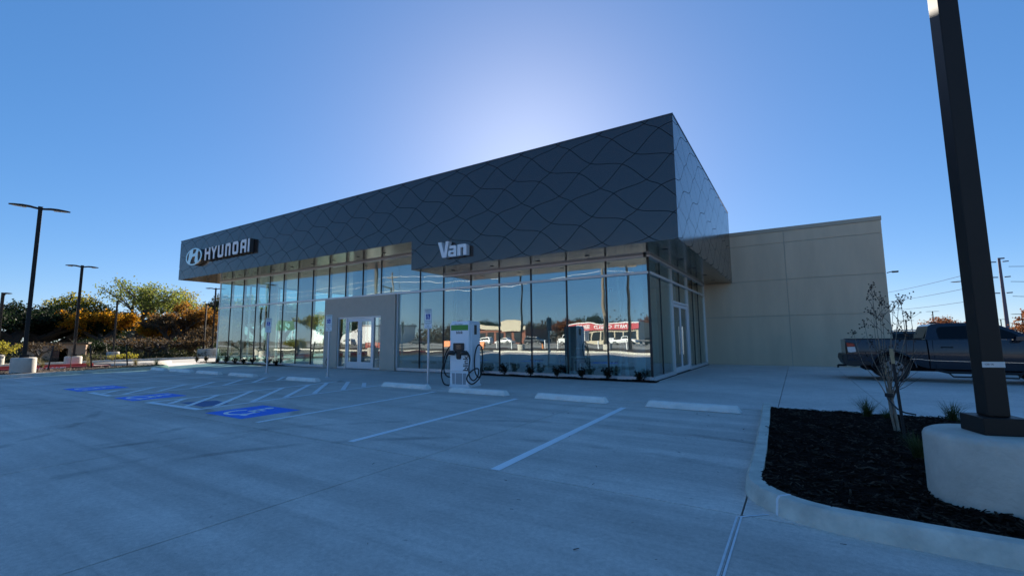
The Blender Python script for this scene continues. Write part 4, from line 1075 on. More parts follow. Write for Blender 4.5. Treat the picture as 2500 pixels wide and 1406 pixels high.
ptree('small yellow green sapling at the far left edge', -80.6, 40, 2.2, 2.2, 'mixed', 3780, 0.086, 19, base=.2, trunk=.07, spread=.8, group='small trees at the scrub edge')
ptree('low olive bush right of the red kerb lamp base', -74.6, 47, 1.2, 2.6, 'olive', 900, .13, 20, base=.1, trunk=.06, spread=1.0, name='bush', group='small trees at the scrub edge')
ptree('yellowish bush beside the thin lamp base', -72.8, 47, 1.2, 2.0, 'mixed', 700, .13, 21, base=.1, trunk=.06, spread=1.0, name='bush', group='small trees at the scrub edge')
ptree('dark brown shrubby tree behind the thin lamp base', -70.5, 52, 2.6, 5, 'brown', 1100, .16, 22, base=.15, trunk=.1, spread=1.0, group='small trees at the scrub edge')
ptree('dark brown shrubby tree left of the paired lamps', -67.0, 54, 2.8, 5.5, 'brown', 1200, .16, 23, base=.15, trunk=.1, spread=1.0, group='small trees at the scrub edge')
ptree('bare twiggy shrub beside the single lamp near the building', -65.6, 56, 3.6, 4.5, 'brown', 1600, .18, 24, base=.2, trunk=.1, spread=.8, group='small trees at the scrub edge')
ptree('dark bush in front of the shed doorway', -76.0, 52, 2.3, 3.6, 'dark', 5460, 0.112, 25, base=.15, trunk=.08, spread=.9, name='bush', group='small trees at the scrub edge')
ptree('bare rounded reddish tree behind the truck roof', 12.2, 120, 5.4, 7.5, 'rust', 1500, .30, 30, base=.25, trunk=.18, group='far trees beyond the truck')
ptree('rust coloured conical tree at the right edge', 16.9, 90, 4.9, 5.0, 'rust', 4200, .26, 31, conic=True, trunk=.2, group='far trees beyond the truck')

# scrub and dry grass along the lot edge: one mass
def scrub():
    rg = np.random.default_rng(77); P = []
    for i in range(380):
        az = rg.uniform(-82, -52); d = rg.uniform(49, 64); h = rg.uniform(.25, .95)
        x, y = polar(az, d)
        if x > -45: continue
        n = 46; P.append(np.c_[x + rg.normal(0, .55, n), y + rg.normal(0, .55, n), np.abs(rg.normal(0, h * .5, n)) + .02])
    P = np.concatenate(P); v, f = leaf_quads(P, .22, 78, aspect=.35)
    tag(fastmesh('undergrowth', v, f, 4, LEAF['scrub'], kind='stuff'), 'low dry scrub under the background trees', None)
scrub()
def backwood():
    rg = np.random.default_rng(79); P = []
    for i in range(200):
        az = rg.uniform(-84, -50); d = rg.uniform(80, 96); x, y = polar(az, d); h = rg.uniform(.8, 2.6)
        n = 70; P.append(np.c_[x + rg.normal(0, 1.2, n), y + rg.normal(0, 1.2, n), np.abs(rg.normal(0, h * .5, n))])
    P = np.concatenate(P); P = P[P[:, 2] < 4.6]; v, f = leaf_quads(P, .42, 80)
    tag(fastmesh('far_wood', v, f, 4, LEAF['dark'], kind='stuff'), 'dark woodland mass behind the autumn trees', None)
backwood()
# ---------------------------------------------------------------- young tree, stake and grasses in the bed
def young_tree():
    x, y = 1.147, 8.68
    t = empty('young_tree', (x, y, .08), 'young bare multi stemmed tree with dark seed heads in the right mulch bed', 'tree', worldparts=True)
    rg = random.Random(5); mb = MB(); tw = MB(); seeds = MB()
    stems = [((-.00, .0), (-.035, .02, .72), (.98 - 1.147, .05, 2.25)), ((.02, .01), (-.01, .01, .75), (.08, -.05, 1.95)), ((.05, .02), (.0, .0, .62), (.18, .08, 2.0)), ((.03, -.02), (.02, .03, .58), (.22, -.1, 1.82))]
    ends = [(-.40, 1.58), (-.27, 1.70), (-.20, 1.80), (-.16, 2.24), (-.11, 2.15), (-.07, 2.02), (-.03, 2.10), (.0, 1.86), (.10, 1.95), (.16, 2.05), (.24, 1.80), (.20, 1.55), (-.54, 1.30), (-.35, 1.45), (.30, 1.30), (.28, 1.15), (-.48, 1.12), (-.30, 1.0), (.12, 1.7), (-.12, 1.85), (-.22, 1.58), (.06, 1.60)]
    base = [Vector((x + dx, y + dy, .05)) for dx, dy in ((-.01, 0), (.035, .015), (.02, -.02))]
    hub = [Vector((x - .06, y + .01, .60)), Vector((x - .035, y + .02, .63)), Vector((x - .02, y, .58))]
    for b, h in zip(base, hub): mb.tube([b, b.lerp(h, .5) + Vector((rg.gauss(0, .008), 0, 0)), h], [.019, .016, .013], 8)
    for i, (dx, z) in enumerate([q for k_, q in enumerate(ends) if k_ not in (2, 7, 12, 13, 16, 17, 20)]):
        h = hub[i % 3]; e = Vector((x + dx, y + rg.uniform(-.22, .22), z)); out = Vector((dx * .75, 0, (z - .6) * .45))
        p = [h - Vector((0, 0, .04)), h + Vector((out.x * .3, (e.y - y) * .3, out.z * .45)), h + Vector((out.x * .85, (e.y - y) * .7, out.z * 1.1)), e]
        p = smooth_path(p, 4); k = len(p)
        mb.tube(p, [.0085 * (1 - .72 * j / (k - 1)) for j in range(k)], 5, cap=False)
        for s_ in range(3):
            j = rg.randint(k // 2, k - 2); q = p[j]; a = rg.uniform(0, 6.28); L = rg.uniform(.12, .28)
            e2 = q + Vector((math.cos(a) * L * .6, math.sin(a) * L * .6, L * .7)); tw.tube([q, q.lerp(e2, .5) + Vector((0, 0, .02)), e2], [.0035, .003, .002], 4, cap=False)
            if z > 1.4 or dx < -.3:
                for m_ in range(rg.randint(3, 7)): 
                    c = e2 + Vector((rg.gauss(0, .03), rg.gauss(0, .03), rg.gauss(.01, .03))); s2 = rg.uniform(.008, .014); seeds.obox(c, (s2, s2, s2 * 1.3), rg.uniform(0, 3), rg.uniform(0, 3))
        if z > 1.5:
            for m_ in range(12):
                c = e + Vector((rg.gauss(0, .035), rg.gauss(0, .035), rg.gauss(-.03, .05))); s2 = rg.uniform(.008, .015); seeds.obox(c, (s2, s2, s2 * 1.3), rg.uniform(0, 3), rg.uniform(0, 3)); tw.tube([e - Vector((0, 0, .06)), c], [.002, .0015], 3, cap=False)
    # low skirt of fine twigs
    for i in range(9):
        a = rg.uniform(0, 6.28); q = Vector((x - .04, y, rg.uniform(.62, 1.0))); L = rg.uniform(.25, .6)
        e = q + Vector((math.cos(a) * L * .8, math.sin(a) * L * .6, L * rg.uniform(.3, .95))); tw.tube([q, q.lerp(e, .5) + Vector((0, 0, -.02)), e], [.005, .0035, .002], 4, cap=False)
    mb.build('trunk', 'bark_light', t, smooth=True); tw.build('twigs', 'twig', t, kind='stuff'); sd = seeds.build('seed_heads', 'seed', t, kind='stuff')
    # two long shoots seen against the sky
    sh = MB()
    for e in ((.235, .3, 2.06), (.30, .1, 1.83)):
        p = smooth_path([hub[2], Vector((x + e[0] * .9, y + e[1] * .5, 1.2)), Vector((x + e[0], y + e[1], e[2]))], 5); k = len(p); sh.tube(p, [.007 * (1 - .6 * j / (k - 1)) for j in range(k)], 5, cap=False)
        for m_ in range(9):
            c = p[-1] + Vector((rg.gauss(0, .05), rg.gauss(0, .05), rg.gauss(0, .04))); sh.tube([p[-2], c], [.002, .002], 3, cap=False); sh.obox(c, (.018, .014, .012), rg.uniform(0, 3))
    sh.build('shoots', 'twig', t)
    st = empty('tree_stake', (1.10, 8.04, .1), 'black stake with a raw wood top beside the young bare tree', 'stake', worldparts=True)
    MB().obox((1.115, 8.04, .63), (.032, .032, 1.09), 0, 0, R(-2.5)).build('stake_body', 'stake', st)
    MB().obox((1.088, 8.04, 1.215), (.040, .034, .20), 0, 0, R(-2.5)).build('stake_top', 'wood', st)
    MB().tube([(1.07, 8.66, .60), (1.06, 8.5, .58), (1.10, 8.1, .50), (1.16, 8.02, .47), (1.27, 8.0, .455)], .011, 6).build('tie_strap', 'stake', st)
    MB().lathe((1.10, 8.69, 0), [(.052, .60), (.054, .625), (.052, .65)], 14).build('tie_ring', 'stake', st)
    tape = MB().box(x - .075, x - .05, y - .032, y - .030, .93, 1.10).build('trunk_tag', 'wood', t)
young_tree()
MT['blade'] = leafmat('grass_blade', [(.035, .06, .018), (.06, .085, .025), (.10, .11, .05), (.05, .07, .02)], .4)
MT['blade_dry'] = leafmat('dry_grass_blade', [(.20, .16, .07), (.28, .23, .10), (.16, .15, .06), (.24, .20, .10)], .4)
def tuft(x, y, z, h, w, n, label, seed, m='blade', group='ornamental grass tufts in the mulch'):
    rg = np.random.default_rng(seed); V = []; F = []
    for i in range(n):
        a = rg.uniform(0, 6.28); L = h * rg.uniform(.55, 1.1); ln = w * rg.uniform(.2, 1); bx, by = x + rg.normal(0, w * .08), y + rg.normal(0, w * .08)
        pts = [(bx + math.cos(a) * ln * t ** 1.6, by + math.sin(a) * ln * t ** 1.6, z + L * (t - .28 * t * t * rg.uniform(.2, 1.4))) for t in (0, .35, .7, 1)]
        px, py = -math.sin(a), math.cos(a); b = len(V)
        for (q, hw) in zip(pts, (.0035, .0032, .0022, .0006)): V.append((q[0] - px * hw, q[1] - py * hw, q[2])); V.append((q[0] + px * hw, q[1] + py * hw, q[2]))
        for k in range(3): F.append((b + 2 * k, b + 2 * k + 1, b + 2 * k + 3, b + 2 * k + 2))
    t = empty('grass_tuft', (x, y, z), label, 'grass tuft', group, worldparts=True)
    fastmesh('blades', V, F, 4, m, parent=t); return t
tuft(.98, 10.35, .05, .42, .32, 190, 'green grass tuft at the back of the bed behind the young tree', 1)
tuft(1.22, 10.1, .05, .26, .22, 120, 'small low grass tuft just right of the young tree trunk', 5)
tuft(2.12, 10.45, .05, .40, .32, 170, 'grass tuft at the back of the bed beside the lamp base', 2)
tuft(1.08, 6.85, .1, .36, .26, 190, 'dark grass tuft against the concrete lamp base in front of the tree', 3)
for i, (x, y) in enumerate([(-32.6, 7.0), (-31.2, 10.4), (-30.2, 11.0), (-31.9, 8.6), (-32.4, 5.2), (-38.9, 8.2), (-39.4, 10.6), (-40.0, 12.0)]):
    tuft(x, y, .22, .5, .4, 110, ('dry grass tuft %s on the left island' % ('nearest the fire lane lettering', 'at the tip of the red kerb', 'at the lot end nearest the wheel stops', 'between the two thin saplings', 'close to the big left lamp base')[i]) if i < 5 else 'dry grass tuft %s across the lane' % ('by the lamp behind the red kerb', 'right of the lamp behind the red kerb', 'farthest right')[i - 5], 40 + i, 'blade_dry', 'dry grass tufts on the left islands')
def sapling(x, y, h, label, seed, stakes):
    t = empty('sapling', (x, y, .2), label, 'sapling', 'thin saplings on the left island', worldparts=True)
    rg = random.Random(seed); mb = MB(); top = Vector((x + .05, y + .05, h)); mb.tube([(x, y, .15), (x + .02, y, h * .5), top], [.02, .014, .006], 5)
    for i in range(9):
        a = rg.uniform(0, 6.28); z = rg.uniform(.35, .95) * h; q = Vector((x, y, z)); mb.tube([q, q + Vector((math.cos(a) * .25, math.sin(a) * .25, .3))], [.006, .003], 4, cap=False)
    mb.build('trunk', 'twig', t)
    for dx, dy in stakes: 
        o = MB().obox((x + dx, y + dy, .75), (.05, .05, 1.2), 0, R(6) * (1 if dy > 0 else -1), 0).build('tree_stake', 'stake'); tag(o, 'black tree stake ' + ('left of' if dy < 0 else 'right of') + ' the ' + label, 'stake', 'black stakes beside the saplings')
sapling(-31.3, 7.75, 1.7, 'bare sapling near the lettering on the red kerb', 3, ((0, -.75), (0, .75)))
sapling(-31.6, 9.6, 1.5, 'bare sapling farther right on the left island', 4, ((0, .5),))

# ---------------------------------------------------------------- pickup truck (right side seen, nose to the right)
def wheel(parent, x, y, r, wdt, out=-1, rimr=.62):
    t = MB(); prof = [(r * .60, 0), (r * .86, -.01), (r * .97, .03), (r, .07), (r, wdt - .07), (r * .97, wdt - .03), (r * .86, wdt + .01), (r * .60, wdt)]
    n = 36; vs = []; fs = []
    for rr, d in prof:
        for j in range(n): a = 2 * math.pi * j / n; vs.append((x + rr * math.cos(a), y + (d if out < 0 else -d), r + rr * math.sin(a)))
    k = len(prof)
    for i in range(k - 1):
        for j in range(n): fs.append((i * n + j, i * n + (j + 1) % n, (i + 1) * n + (j + 1) % n, (i + 1) * n + j))
    t.add(vs, fs); tyre = t.build('tyre', 'rubber', parent, smooth=True)
    m = MB(); s = -1 if out < 0 else 1
    fnr = lambda a, b, c: (x + a, y - s * .0 + (c if out < 0 else -c), r + b)
    m.prism([(r * .61 * math.cos(2 * math.pi * j / 36), r * .61 * math.sin(2 * math.pi * j / 36)) for j in range(36)], .09, .12, fnr)
    m.build('rim_barrel', 'trim', tyre)
    m = MB()
    for q in range(6):
        a = 2 * math.pi * q / 6 + .3; ca, sa = math.cos(a), math.sin(a)
        P = lambda u, v: (ca * u - sa * v, sa * u + ca * v)
        m.prism([P(.04, -.035), P(r * .58, -.06), P(r * .58, .06), P(.04, .035)], .0, .05, fnr)
    m.prism([(.08 * math.cos(2 * math.pi * j / 16), .08 * math.sin(2 * math.pi * j / 16)) for j in range(16)], -.015, .06, fnr)
    for j in range(36):
        a, b = 2 * math.pi * j / 36, 2 * math.pi * (j + 1) / 36
        m.prism([(r * .55 * math.cos(a), r * .55 * math.sin(a)), (r * .62 * math.cos(a), r * .62 * math.sin(a)), (r * .62 * math.cos(b), r * .62 * math.sin(b)), (r * .55 * math.cos(b), r * .55 * math.sin(b))], -.005, .07, fnr)
    m.build('rim', 'rim', tyre)
    return tyre
def arch(cx, cz, r, a0, a1, n=14): return [(cx + r * math.cos(R(a0 + (a1 - a0) * i / n)), cz + r * math.sin(R(a0 + (a1 - a0) * i / n))) for i in range(n + 1)]
def body_side(parent, name, poly, y0, y1, m, bow=.05, taper=.0, bevel=.02):
    """profile polygon (x, z) given body width between y0 and y1; the flank bows out at mid height"""
    zs_ = [p[1] for p in poly]; zm_, zr = (min(zs_) + max(zs_)) / 2, (max(zs_) - min(zs_)) / 2
    cut = [v for v in np.linspace(min(zs_), max(zs_), 9)[1:-1]]
    bm = bmesh.new(); lo = [bm.verts.new((a, 0, b)) for a, b in poly]; f = bm.faces.new(lo)
    r_ = bmesh.ops.extrude_face_region(bm, geom=[f]); up = [e for e in r_['geom'] if isinstance(e, bmesh.types.BMVert)]
    for v in up: v.co.y = 1
    bm.normal_update(); bmesh.ops.recalc_face_normals(bm, faces=bm.faces)
    bmesh.ops.triangulate(bm, faces=[q for q in bm.faces if len(q.verts) > 4])
    for z in cut: bmesh.ops.bisect_plane(bm, geom=list(bm.verts) + list(bm.edges) + list(bm.faces), plane_co=(0, 0, z), plane_no=(0, 0, 1))
    for v in bm.verts:
        t = (v.co.z - zm_) / zr; b = bow * (1 - t * t); s = 0 if v.co.y < .5 else 1
        tp = taper * (v.co.z - min(zs_))
        v.co.y = (y0 - b + tp) if s == 0 else (y1 + b - tp)
    for q in bm.faces: q.smooth = True
    for e in bm.edges:
        if len(e.link_faces) == 2 and e.calc_face_angle(0) > R(32): e.smooth = False
    me = bpy.data.meshes.new(name); bm.to_mesh(me); bm.free(); me.materials.append(MT[m])
    o = bpy.data.objects.new(name, me); COL.objects.link(o); put(o, parent)
    return o
def pickup():
    t = empty('pickup_truck', (4.3, 20.2, 0), 'dark blue grey crew cab pickup truck parked beyond the bed, tail towards the tan wall', 'truck', worldparts=True)
    y0, y1 = 19.26, 21.20
    bed = [(1.40, 1.36), (1.44, .60), (2.08, .60)] + arch(2.62, .42, .56, 162, 18, 14) + [(3.30, .50), (3.50, .44), (3.475, 1.33), (2.4, 1.365)]
    b = body_side(t, 'bed_side', bed, y0, y1, 'truck', .045)
    MB().box(1.47, 3.40, y0 + .10, y1 - .10, 1.345, 1.372).build('bed_dark_recess', 'trim', t)  # flat dark sheet stands in for the dark recess of the open bed
    MB().box(1.38, 3.47, y0 - .012, y0 + .09, 1.372, 1.395).build('bed_rail_cap', 'trim', t, bevel=.006)
    cabp = [(3.53, .44), (4.9, .42), (5.72, .42)] + arch(6.29, .42, .56, 168, 12, 14) + [(6.95, .55), (7.15, .62), (7.16, 1.08), (7.05, 1.18), (5.75, 1.32), (5.3, 1.335), (3.515, 1.34)]
    cb = body_side(t, 'cab_body', cabp, y0, y1, 'truck', .045)
    gh = [(3.46, 1.345), (3.60, 1.78), (3.68, 1.835), (3.85, 1.86), (4.6, 1.872), (5.0, 1.84), (5.25, 1.76), (5.98, 1.345)]
    body_side(t, 'cab_roof', gh, y0 + .035, y1 - .035, 'truck', .0, .40)
    def yt(z): return y0 + .035 + .40 * (z - 1.345) - .006
    def pane(name, poly, m='autoglass'):
        mb = MB(); vs = [(a, yt(z), z) for a, z in poly] + [(a, yt(z) + .012, z) for a, z in poly]; n = len(poly)
        mb.add(vs, [tuple(range(n)), tuple(range(n, 2 * n))[::-1]] + [(i, (i + 1) % n, n + (i + 1) % n, n + i) for i in range(n)])
        return mb.build(name, m, t)
    pane('rear_door_window', [(3.80, 1.37), (3.775, 1.62), (3.80, 1.70), (3.86, 1.745), (4.52, 1.775), (4.56, 1.37)])
    pane('front_door_window', [(4.66, 1.37), (4.64, 1.775), (4.95, 1.755), (5.16, 1.70), (5.48, 1.52), (5.62, 1.40), (5.60, 1.37)])
    pane('door_pillar', [(4.565, 1.36), (4.53, 1.785), (4.635, 1.785), (4.655, 1.36)], 'trim')
    MB().add([(3.455, y0 + .22, 1.40), (3.455, y1 - .22, 1.40), (3.60, y1 - .30, 1.76), (3.60, y0 + .30, 1.76)], [(0, 1, 2, 3)]).build('rear_window', 'autoglass', t)
    MB().add([(6.0, y0 + .20, 1.37), (5.29, y0 + .34, 1.745), (5.29, y1 - .34, 1.745), (6.0, y1 - .20, 1.37)], [(0, 1, 2, 3)]).build('windscreen', 'autoglass', t)
    MB().prism([(3.72, 1.868), (3.76, 1.915), (3.86, 1.92), (4.02, 1.872)], y0 + .65, y0 + .72, lambda a, b, c: (a, c, b)).build('roof_antenna', 'trim', t, bevel=.01)
    # shut lines, trim and handles
    def shut(pts, nm='shut_line'):
        mb = MB()
        for (a, b), (c, d) in zip(pts[:-1], pts[1:]):
            mb.tube([(a, y0 - .0415 * (1 - ((b - .88) / .46) ** 2) - .002, b), (c, y0 - .0415 * (1 - ((d - .88) / .46) ** 2) - .002, d)], .006, 5)
        return mb.build(nm, 'gap', t)
    shut([(3.63, 1.33), (3.62, 1.1), (3.64, .8), (3.66, .46)]); shut([(4.61, 1.33), (4.60, 1.1), (4.60, .8), (4.60, .46)]); shut([(5.70, 1.31), (5.69, 1.0), (5.66, .75), (5.62, .46)])
    MB().box(3.47, 3.535, y0 - .0, y1, .46, 1.34).build('cab_gap', 'gap', t)
    MB().tube([(3.05, y0 - .040, .74), (3.3, y0 - .042, .73), (3.5, y0 - .040, .70), (3.7, y0 - .038, .69), (5.6, y0 - .038, .66)], .009, 6).build('side_moulding', 'chrome', t)
    for x in (3.95, 4.98):
        h = MB().tube([(x - .13, y0 - .055, 1.115), (x + .13, y0 - .055, 1.11)], .017, 8); h.box(x - .14, x - .10, y0 - .06, y0 - .02, 1.09, 1.135).box(x + .10, x + .14, y0 - .06, y0 - .02, 1.09, 1.135)
        h.build('door_handle', 'trim', t)
    tl = MB(); tl.prism([(1.405, 1.275), (1.60, 1.255), (1.665, 1.22), (1.70, .93), (1.50, .90), (1.43, .93)], y0 - .050, y0 + .03, lambda a, b, c: (a, c, b)); L = tl.build('tail_light', 'trim', t, bevel=.012)
    MB().prism([(1.425, 1.255), (1.59, 1.24), (1.64, 1.205), (1.65, 1.13), (1.435, 1.125)], y0 - .055, y0 - .045, lambda a, b, c: (a, c, b)).build('red_lens', 'tail', L)
    MB().prism([(1.437, 1.115), (1.65, 1.12), (1.672, .955), (1.52, .93), (1.45, .945)], y0 - .055, y0 - .045, lambda a, b, c: (a, c, b)).build('clear_lens', 'tailclear', L)
    MB().prism([(1.27, .70), (1.30, .86), (2.02, .86), (2.07, .78), (2.06, .52), (1.60, .46), (1.34, .50)], y0 - .03, y1 + .03, lambda a, b, c: (a, c, b)).build('rear_bumper', 'trim', t, bevel=.03)
    MB().tube([(1.45, 20.2, .45), (1.20, 20.2, .45)], .035, 8).tube([(1.20, 20.2, .46), (1.195, 20.2, .36)], .03, 8).build('tow_hitch', 'trim', t)
    MB().box(1.395, 1.41, y0 + .12, y1 - .12, .86, 1.35).build('tailgate', 'truck', t)
    st = MB()
    st.tube([(3.66, y0 + .1, .40), (3.9, y0 - .02, .34), (5.5, y0 - .02, .34), (5.65, y0 + .1, .40)], .04, 8)
    st.tube([(3.92, y0 - .03, .33), (4.02, y0 - .06, .21), (4.42, y0 - .06, .21), (4.5, y0 - .03, .33)], .024, 8)
    st.tube([(4.92, y0 - .03, .33), (5.02, y0 - .06, .21), (5.42, y0 - .06, .21), (5.5, y0 - .03, .33)], .024, 8)
    st.build('step_bar', 'trim', t, smooth=True)
    MB().box(1.9, 6.7, y0 + .22, y1 - .22, .34, .62).build('underbody', 'gap', t)
    for x in (2.62, 6.29):
        MB().prism(arch(x, .42, .54, 0, 180), y0 + .06, y0 + .5, lambda a, b, c: (a, c, b)).build('wheel_well', 'gap', t)
        wheel(t, x, y0 - .015, .42, .29, -1); wheel(t, x, y1 + .015, .42, .29, 1)
        fl = MB(); pts = arch(x, .42, .565, 175, 5, 20); fl.tube([(a, y0 - .035, b) for a, b in pts], .022, 6); fl.build('wheel_arch_lip', 'truck', t, smooth=True)
    mm = MB().prism([(5.40, 1.30), (5.42, 1.43), (5.62, 1.45), (5.66, 1.36), (5.60, 1.30)], y0 - .26, y0 - .06, lambda a, b, c: (a, c, b)); mm.tube([(5.52, y0 + .03, 1.33), (5.52, y0 - .1, 1.34)], .03, 8)
    mm.build('door_mirror', 'truck', t, bevel=.02)
    MB().box(6.9, 7.172, y0 + .02, y0 + .30, .92, 1.06).build('headlight', 'tailclear', t, bevel=.02)
    MB().box(7.0, 7.25, y0 + .02, y1 - .02, .45, .70).build('front_bumper', 'trim', t, bevel=.03)
pickup()
def simple_car(name, label, cat, x, y, rz, m, L=4.8, H=1.72, W=1.9, profile='suv', group=None):
    t = empty(name, (x, y, 0), label, cat, group, rz=rz)
    def bs(nm, poly, a, b, mm, bow, taper=0): return body_side(t, nm, poly, a, b, mm, bow, taper)
    w = W / 2; h = H
    low = [(-L / 2, .95 * h * .58), (-L / 2 + .03, .40), (-L / 2 + .5, .28)] + arch(-L * .30, .34, .40, 172, 8, 10) + [(-.6, .26), (.6, .26)] + arch(L * .31, .34, .40, 172, 8, 10) + [(L / 2 - .08, .34), (L / 2, .6), (L / 2 - .12, h * .50), (L * .22, h * .585), (-L * .3, h * .60)]
    bs('body', low, -w, w, m, .05)
    if profile == 'suv': top = [(-L / 2 + .06, h * .60), (-L / 2 + .32, h * .96), (-L / 2 + .6, h), (L * .06, h), (L * .13, h * .95), (L * .27, h * .59)]
    elif profile == 'sedan': top = [(-L * .36, h * .60), (-L * .20, h * .95), (-L * .08, h), (L * .05, h), (L * .11, h * .96), (L * .26, h * .59)]
    else: top = [(-L * .10, h * .60), (-L * .08, h * .96), (0, h), (L * .12, h), (L * .16, h * .95), (L * .28, h * .59)]
    g_ = bs('greenhouse', top, -w + .06, w - .06, m, 0, .30)
    for s in (-1, 1):
        gm = MB(); q = []
        cx_ = sum(p[0] for p in top) / len(top); zc = h * .78
        for a, b in top: a2, b2 = cx_ + (a - cx_) * .86, zc + (b - zc) * .72; q.append((a2, s * (w - .06 - .30 * (b2 - h * .59) + .008), b2))
        gm.add(q + [(a, b - s * .02, c) for a, b, c in q], [tuple(range(len(q))), tuple(range(len(q), 2 * len(q)))[::-1]]); gm.build('side_window', 'autoglass', t)
    for sx in (-.30, .31):
        for s in (-1, 1): 
            o = wheel(t, L * sx, s * (w - .01), .34, .22, s)
    MB().box(L / 2 - .10, L / 2 - .01, -w + .12, -w + .45, h * .40, h * .48).build('headlight', 'tailclear', t); MB().box(L / 2 - .10, L / 2 - .01, w - .45, w - .12, h * .40, h * .48).build('headlight', 'tailclear', t)
    MB().box(-L / 2 - .005, -L / 2 + .08, -w + .03, -w + .3, h * .48, h * .58).build('tail_light', 'tail', t); MB().box(-L / 2 - .005, -L / 2 + .08, w - .3, w - .03, h * .48, h * .58).build('tail_light', 'tail', t)
    if profile == 'suv':
        for s in (-1, 1): MB().tube([(-L / 2 + .5, s * (w - .28), h + .01), (-L / 2 + .6, s * (w - .28), h + .05), (L * .02, s * (w - .28), h + .05), (L * .05, s * (w - .28), h)], .02, 6).build('roof_rail', 'alu', t)
    return t
simple_car('parked_suv', 'black sport utility vehicle with roof rails, mostly hidden behind the pickup truck', 'car', 5.9, 29.2, R(0), 'suv', 4.9, 1.68)

# ---------------------------------------------------------------- power line on the right, shed and long building on the left
px_, py_ = polar(15.5, 150)
UP_ = empty('power_pole', (px_, py_, -.1), 'tall tapering grey violet steel power pole beyond the truck', 'utility pole')
MB().lathe((0, 0, 0), [(.40, 0), (.24, 18.8)], 12).build('pole', 'util', UP_, smooth=True)
MB().box(-.2, .9, -.1, .1, 18.5, 18.8).build('pole_top', 'util', UP_)
q0 = (px_, py_); qL = polar(6.0, 250); qR = polar(34, 150)
for hh in (17.9, 14.4, 10.8):
    hk = hh * .80 if False else hh
    for s in (-1, 1): MB().tube([(s * .5, 0, hk), (s * 1.5, 0, hk + .05)], .12, 6).build('insulator', 'util', UP_)
for i, hh in enumerate((16.6, 13.2, 9.9)):
    for e, sgn, word in ((qL, -1, 'left'), (qR, 1, 'right')):
        pts = []
        for k in range(13):
            f_ = k / 12; sag = 1.6 * 4 * f_ * (1 - f_)
            pts.append((q0[0] + (e[0] - q0[0]) * f_ + sgn * 1.4 * (1 - f_), q0[1] + (e[1] - q0[1]) * f_, hh + (1.0 if sgn < 0 else 0) * f_ * 2 - sag * (.5 if sgn < 0 else 1)))
        o = MB().tube(pts, .055, 5).build('power_line', 'wire'); tag(o, f'{("upper", "middle", "lower")[i]} power line running {word} from the steel pole', 'power line', 'power lines at the right')
sx, sy = polar(-76.9, 50)
SH = empty('shed', (sx, sy, -.55), 'small tan walled shed with a dark doorway among the left trees', 'shed', rz=R(70))
MB().box(-1.75, -.45, -.12, 0, 0, 1.9).box(.5, 1.5, -.12, 0, 0, 1.9).box(-.45, .5, -.12, 0, 1.55, 1.9).box(-1.75, -1.65, 0, 2.5, 0, 1.9).box(1.4, 1.5, 0, 2.5, 0, 1.9).build('wall', 'tanwall', SH)
MB().box(-1.9, 1.65, -.3, 2.7, 1.901, 2.02).build('roof', 'brownwall', SH)
MB().box(-.448, .02, -.08, -.04, 0, 1.54).build('door', 'darkglass', SH); MB().box(-1.6, 1.4, 2.3, 2.4, 0, 1.9).build('rear_wall', 'brownwall', SH)
bx0, by0 = polar(-69, 98)
LB = empty('long_building', (bx0, by0, -.3), 'long low brown building behind the autumn trees', 'building', rz=R(70))
MB().box(-11, 11, 0, 12, 0, 5.3).build('wall', 'brownwall', LB); MB().box(-11.2, 11.2, -.2, 12.2, 5.301, 5.5).build('roof', 'dirt', LB)

# ---------------------------------------------------------------- showroom furniture seen through the glass
KI = empty('display_kiosk', (-8.35, 18.2, .012), 'tall dark display kiosk behind the right glass', 'kiosk')
MB().box(-.5, .5, -.25, .25, 0, .06).build('base', 'trim', KI); MB().box(-.48, .48, -.2, .2, .061, 2.05).build('body', 'dark_in', KI, bevel=.02); MB().box(-.38, .38, -.21, -.201, 1.3, 1.9).build('screen', 'screen', KI)
def chair(x, y, rz, label):
    t = empty('office_chair', (x, y, .012), label, 'chair', 'grey mesh office chairs in the showroom', rz=rz)
    MB().box(-.24, .24, -.23, .23, .46, .53).build('seat', 'trim', t, bevel=.03)
    bk = MB().tube([(-.2, .24, .55), (-.24, .28, .8), (-.2, .3, 1.05), (.2, .3, 1.05), (.24, .28, .8), (.2, .24, .55), (-.2, .24, .55)], .016, 6); bk.build('backrest', 'alu', t)
    b = MB().tube([(0, 0, .1), (0, 0, .46)], .03, 8)
    for k in range(5): a = 2 * math.pi * k / 5; b.tube([(0, 0, .12), (.3 * math.cos(a), .3 * math.sin(a), .06)], .02, 6)
    b.build('base', 'alu', t); return t
chair(-7.6, 17.4, R(20), 'office chair between the dark kiosk and the white table'); chair(-6.4, 17.9, R(-150), 'office chair behind the white table'); chair(-10.2, 18.4, R(70), 'office chair left of the dark kiosk')
def table(x, y, w, d, label):
    t = empty('desk', (x, y, .012), label, 'desk', 'white desks in the showroom')
    MB().box(-w / 2, w / 2, -d / 2, d / 2, .71, .74).build('tabletop', 'wall_in', t, bevel=.005)
    for a in (-1, 1):
        for b in (-1, 1): MB().box(a * (w / 2 - .06) - .03, a * (w / 2 - .06) + .03, b * (d / 2 - .06) - .03, b * (d / 2 - .06) + .03, 0, .709).build('leg', 'alu', t)
table(-7.0, 17.0, 1.8, .8, 'white desk near the right glass corner'); table(-11.0, 19.0, 1.8, .8, 'white desk left of the dark kiosk'); table(-25.0, 19.5, 2.0, .9, 'white desk behind the left glass')

